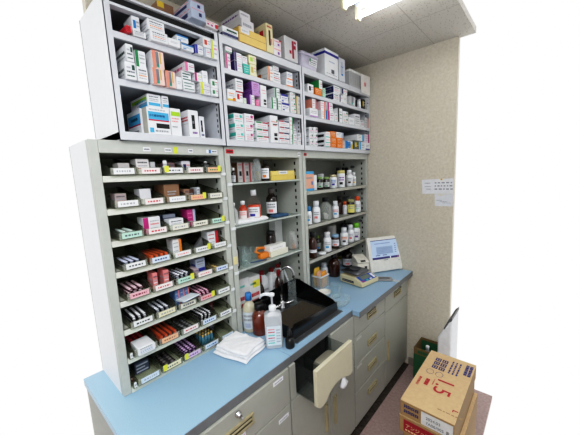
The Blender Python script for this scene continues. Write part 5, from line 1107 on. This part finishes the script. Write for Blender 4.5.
# ================================================================== WALL PAPERS
def paper(pts, name, label, rows, m, y=.0101, cat='paper'):
    mb = MB().prism([(p[0], y, p[1]) for p in pts], (0, -.0012, 0), m); x0, x1 = pts[0][0], pts[1][0]; zt, zb = pts[0][1], pts[3][1]
    for (u0, u1, v, h, c) in rows: dashes(mb, lambda u, v_: (x0+(x1-x0)*u, y-.0016, zb+(zt-zb)*v_), u0, u1, v, h, pm(c), random, .5)
    return tag(mb.build(name, org=(x0, y, zb)), label, cat)
mp_ = mat((226, 227, 230), .8)
cal = paper([(.428, 1.598), (.65, 1.604), (.65, 1.49), (.434, 1.49)], 'wall_calendar', 'white printed calendar sheet pinned on the beige wall', [(.1, .28, .72, .06, 'grey'), (.1, .3, .5, .05, 'grey'), (.16, .3, .3, .05, 'grey')]+[(.42, .98, v, .09, 'grey') for v in (.72, .5, .28)], mp_)
paper([(.522, 1.487), (.65, 1.487), (.648, 1.397), (.527, 1.397)], 'paper_notice', 'white paper notice hanging below the calendar on beige wall', [(.1, .4, .45, .06, 'ltext'), (.3, .7, .35, .06, 'ltext'), (.45, .9, .25, .05, 'ltext'), (.2, .5, .9, .06, 'cream')], mat((220, 222, 226), .8))
tag(MB().rings([[(.57+r*cos(2*pi*i/14), .0078-d, 1.597+r*sin(2*pi*i/14)) for i in range(14)] for r, d in ((.004, -.0022), (.004, .006), (.007, .008), (.006, .012))], mat((214, 176, 40), .4)).build('push_pin'), 'yellow push pin holding the calendar sheet on the wall', 'pin')

# ================================================================== CARTONS ON THE FLOOR
M_krt = mat((204, 176, 134), .7, noise=.05, scale=60); M_krt2 = mat((160, 128, 86), .7, noise=.05, scale=60)
def text_obj(body, size, m, parent, org, loc, rot, name='printed_text', bold=0):
    cu = bpy.data.curves.new('txt', 'FONT'); cu.body = body; cu.size = size; cu.align_x = 'LEFT'; cu.extrude = .0002; cu.offset = bold
    tmp = bpy.data.objects.new('txt', cu); COL.objects.link(tmp); bpy.context.view_layer.update()
    me = bpy.data.meshes.new_from_object(tmp.evaluated_get(bpy.context.evaluated_depsgraph_get())); bpy.data.objects.remove(tmp)
    me.name = name; me.materials.clear(); me.materials.append(m)
    o = bpy.data.objects.new(name, me); COL.objects.link(o); o.parent = parent; o.location = [a-b for a, b in zip(loc, org)]; o.rotation_euler = rot
    return o
ZC_ = .60; bx0, bx1, by0, by1 = .70, .93, -1.125, -.635
rb = U(431.7, 349.6, 'z', ZC_)
M_red = mat((176, 30, 44), .6); M_nv = mat((38, 44, 110), .6)
top, h1, h2 = ZC_, .078, .085
levels = [(ZC_-h1, ZC_, 'top kraft carton marked 1.5 in red, uppermost of the floor stack'), (ZC_-h1-h2-.001, ZC_-h1-.001, 'kraft carton with dark red band, second in the floor stack'), (0.0005, ZC_-h1-h2-.002, 'tall kraft carton at the bottom of the floor stack')]
for i, (z0, z1, lab) in enumerate(levels):
    dx = (0, -.004, .012)[i]; x0, x1 = bx0+dx, bx1+dx; y0, y1 = by0+dx*.5, by1; o = ((x0+x1)/2, (y0+y1)/2, z0)
    t = thing('cardboard_carton', lab, 'carton', o)
    mb = MB().box(x0, x1, y0, y1, z0, z1, M_krt2); mb.quad([(x0, y0, z1+.0006), (x1, y0, z1+.0006), (x1, y1, z1+.0006), (x0, y1, z1+.0006)], M_krt); mb.build('carton_body', t, o, .003)
    Fy = y0-.0012
    if i in (0, 2):
        mb = MB(); zz = z1 if i == 0 else z1
        for r in range(2):
            for k in range(4):
                a = x0+.018+k*.017; b = zz-.03-r*.026
                for (q0, q1, q2, q3) in ((0, .014, .012, .016), (0, .004, 0, .016), (.010, .014, 0, .016), (.003, .012, .004, .008)): mb.quad([(a+q0, Fy, b+q2), (a+q1, Fy, b+q2), (a+q1, Fy, b+q3), (a+q0, Fy, b+q3)], M_nv)
        mb.build('printed_marks', t, o)
    if i == 0:
        mb = MB(); mb.quad([(x0+.095, Fy, z0+.006), (x1-.005, Fy, z0+.006), (x1-.005, Fy, z1-.008), (x0+.095, Fy, z1-.008)], mat((208, 208, 206), .6))
        a = x0+.2
        rnd = random.Random(4)
        while a < x1-.02: w = rnd.uniform(.0015, .004); mb.quad([(a, Fy-.0006, z0+.012), (a+w, Fy-.0006, z0+.012), (a+w, Fy-.0006, z0+.032), (a, Fy-.0006, z0+.032)], pm('black')); a += w+rnd.uniform(.0015, .003)
        mb.build('shipping_label', t, o)
        text_obj('2024.03', .019, pm('dark'), t, o, (x0+.115, Fy-.0006, z0+.04), (pi/2, 0, 0)); text_obj('7A06/005', .019, pm('dark'), t, o, (x0+.115, Fy-.0006, z0+.016), (pi/2, 0, 0))
        zt = z1+.0012
        T = lambda s, sz, m, x, y, b=0: text_obj(s, sz, m, t, o, (x, y, zt), (0, 0, -pi/2), bold=b)
        T('1.5', .108, M_red, x0+.10, y0+.275, .0003)
        T('L', .03, M_red, x0+.205, y0+.085, .001)
        # blocks of navy and red print on the lid
        mb = MB(); pn = lambda u, v: (x0+.04+.10*u, y1-.05-.12*(1-v), zt)
        for r in range(3):
            for k in range(2):
                a0, b0 = x0+.045+k*.034, y1-.055-r*.038
                for (q0, q1, q2, q3) in ((0, .028, 0, .006), (0, .028, .024, .030), (0, .006, 0, .03), (.022, .028, 0, .03), (.010, .018, .008, .022)): mb.quad([(a0+q0, b0-q3, zt), (a0+q1, b0-q3, zt), (a0+q1, b0-q2, zt), (a0+q0, b0-q2, zt)], M_nv)
        mb.build('lettering', t, o); mb = MB()
        for k in range(3):
            a0 = x0+.125+k*.018
            dashes(mb, lambda u, v: (a0+.008*v, y1-.04-.12*u, zt), 0, 1, 0, 1, M_nv, random)
        mb.build('lettering', t, o); mb = MB()
        for k in range(2):
            a0 = x0+.19+k*.018; dashes(mb, lambda u, v: (a0+.014*v, y1-.03-.10*u, zt), 0, 1, 0, 1, M_nv, random, .15)
        mb.build('lettering', t, o)
        mb = MB()
        for k, cyy in enumerate((y1-.2, y1-.2)):
            cxx = x0+.05+k*.045
            for q in range(20):
                a0, a1 = 2*pi*q/20, 2*pi*(q+1)/20; mb.quad([(cxx+.016*cos(a0), cyy+.02*sin(a0), zt), (cxx+.016*cos(a1), cyy+.02*sin(a1), zt), (cxx+.018*cos(a1), cyy+.022*sin(a1), zt), (cxx+.018*cos(a0), cyy+.022*sin(a0), zt)], M_nv)
        mb.build('oval_marks', t, o)
        mb = MB()
        dashes(mb, lambda u, v: (x0+.02+.012*v, y1-.27-.07*u, zt), 0, 1, 0, 1, M_red, random, .3)
        dashes(mb, lambda u, v: (x0+.052+.018*v, y1-.265-.055*u, zt), 0, 1, 0, 1, M_red, random, .1); dashes(mb, lambda u, v: (x0+.085+.005*v, y1-.25-.05*u, zt), 0, 1, 0, 1, M_red, random, .4)
        mb.build('lettering', t, o)
        mb = MB(); dashes(mb, lambda u, v: (x0+.15+.10*u, y0+.045+.006*v, zt), 0, 1, 0, 1, M_krt2, random, .3); mb.build('faint_print', t, o)
    if i == 1:
        mb = MB().quad([(x0+.022, Fy, z0+.012), (x1-.01, Fy, z0+.012), (x1-.01, Fy, z1-.012), (x0+.022, Fy, z1-.012)], mat((150, 22, 40), .6)); mb.build('red_band', t, o)
        text_obj('アンジュア M', .022, mat((220, 190, 140), .6), t, o, (x0+.03, Fy-.0006, z0+.036), (pi/2, 0, 0)); mb = MB(); dashes(mb, lambda u, v: (x0+.03+.08*u, Fy-.0006, z0+.018+.008*v), 0, 1, 0, 1, mat((220, 190, 140), .6), random); mb.build('small_print', t, o)
# green open carton with bottles
gx0, gx1, gy0, gy1, gz = .455, .66, -.20, -.02, .305
t = thing('open_carton', 'open green and brown cardboard carton on floor by the wall', 'carton', (gx0, gy0, .0005)); o = (gx0, gy0, .0005)
mg, mk, mi_ = mat((40, 96, 62), .6), mat((120, 98, 62), .7), mat((86, 78, 50), .8); w = .005
mb = MB()
for q in ((gx0, gx0+w, gy0, gy1), (gx1-w, gx1, gy0, gy1), (gx0+w, gx1-w, gy0, gy0+w), (gx0+w, gx1-w, gy1-w, gy1)): mb.box(*q, .0005, gz, mk)
mb.box(gx0+w, gx1-w, gy0+w, gy1-w, .0005, .006, mi_); mb.build('carton_body', t, o)
mb = MB(); mb.quad([(gx0-.0008, gy0, .01), (gx0-.0008, gy1, .01), (gx0-.0008, gy1, gz-.055), (gx0-.0008, gy0, gz-.055)], mg); mb.quad([(gx0, gy0-.0008, .01), (gx1, gy0-.0008, .01), (gx1, gy0-.0008, gz-.05), (gx0, gy0-.0008, gz-.05)], mg)
mb.quad([(gx1-w-.0008, gy0, .02), (gx1-w-.0008, gy1, .02), (gx1-w-.0008, gy1, gz-.02), (gx1-w-.0008, gy0, gz-.02)], mg); mb.quad([(gx0+w, gy1-w-.0008, .02), (gx1-w, gy1-w-.0008, .02), (gx1-w, gy1-w-.0008, gz-.02), (gx0+w, gy1-w-.0008, gz-.02)], mg); mb.build('green_panels', t, o)
mb = MB(); dashes(mb, lambda u, v: (gx0+.03+.12*u, gy0-.0016, gz-.04+.025*v), 0, 1, 0, 1, mg, random, .12); mb.build('green_lettering', t, o)
for i, (x, y) in enumerate(((.53, -.11), (.615, -.10))):
    t = thing('plastic_bottle', '%s empty clear plastic bottle standing in the open green carton' % ('left', 'right')[i], 'bottle', (x, y, .0065)); 
    MB().lathe([(.028, 0), (.03, .01), (.03, .19), (.026, .22), (.013, .255), (.012, .27)], clear((206, 212, 212), .4, .1), seg=20).build('bottle_body', t); MB().lathe([(.014, .27), (.014, .29), (.012, .292)], pm(W), seg=16).build('cap', t)
# white appliance behind the cartons
t = thing('shredder', 'white floor-standing appliance with grey slanted top edge, right side', 'appliance', (.70, -.33, .0005)); o = (.70, -.33, .0005)
MB().prism([(0.677, -.42, .0005), (0.757, -.42, .0005), (0.757, -.42, .72), (0.737, -.42, .70), (0.690, -.42, .60), (0.677, -.42, .57)], (0, .2, 0), mat((228, 230, 233), .35)).build('appliance_case', t, o, .012, bseg=3)
MB().prism([(0.712, -.421, .648), (0.737, -.421, .71), (0.759, -.421, .733), (0.759, -.421, .712), (0.743, -.421, .697), (0.718, -.421, .642)], (0, .202, 0), mat((92, 94, 98), .4)).build('dark_top_strip', t, o)

# ================================================================== LIGHT
t = thing('ceiling_light', 'white twin-tube fluorescent fitting on the tiled ceiling', 'light', (.56, -.92, CZ)); o = (.56, -.92, CZ)
M_fit = mat((128, 136, 150), .5); lx0, lx1 = .342, .74
MB().prism([(lx0+.03, -.99, CZ-.0005), (lx0+.03, -.85, CZ-.0005), (lx0+.03, -.88, CZ-.04), (lx0+.03, -.96, CZ-.04)], (lx1-lx0-.06, 0, 0), M_fit).build('fitting_body', t, o)
for yy in (-.985, -.84):
    R = []
    tb = MB()
    R = [[(x, yy+0.0135*cos(2*pi*i/14), CZ-.058+0.0135*sin(2*pi*i/14)) for i in range(14)] for x in (lx0+.022, lx1-.022)]
    tb.rings(R, mat((255, 255, 255), .3, emit=24, noise=0)).build('fluorescent_tube', t, o)
    for x in (lx0, lx1-.02):
        MB().box(x, x+.02, yy-.019, yy+.019, CZ-.082, CZ-.002, mat((206, 200, 170), .5)).build('tube_socket', t, o, .004)
def area(name, loc, size, sy, power, rot=(0, 0, 0), col=(.97, .985, 1)):
    l = bpy.data.lights.new(name, 'AREA'); l.energy = power; l.shape = 'RECTANGLE'; l.size = size; l.size_y = sy; l.color = col
    ob = bpy.data.objects.new(name, l); COL.objects.link(ob); ob.location = loc; ob.rotation_euler = rot
area('room_light_behind', (1.5, -2.7, 2.5), 1.2, .6, 44)
w = bpy.data.worlds.new('world'); sc.world = w; w.use_nodes = True
bg = w.node_tree.nodes['Background']; bg.inputs['Color'].default_value = (1, 1, 1, 1); bg.inputs['Strength'].default_value = 1.0
sc.view_settings.view_transform = 'Standard'; sc.view_settings.look = 'None'; sc.view_settings.exposure = 0; sc.view_settings.use_curve_mapping = True; sc.view_settings.gamma = 1
try: sc.cycles.transparent_max_bounces = 24; sc.cycles.max_bounces = 8; sc.cycles.use_denoising = True
except Exception: pass

cm = sc.view_settings.curve_mapping; cv = cm.curves[3]
for p in ((.035, .024), (.2, .215), (.55, .67)): cv.points.new(*p)
cm.update()
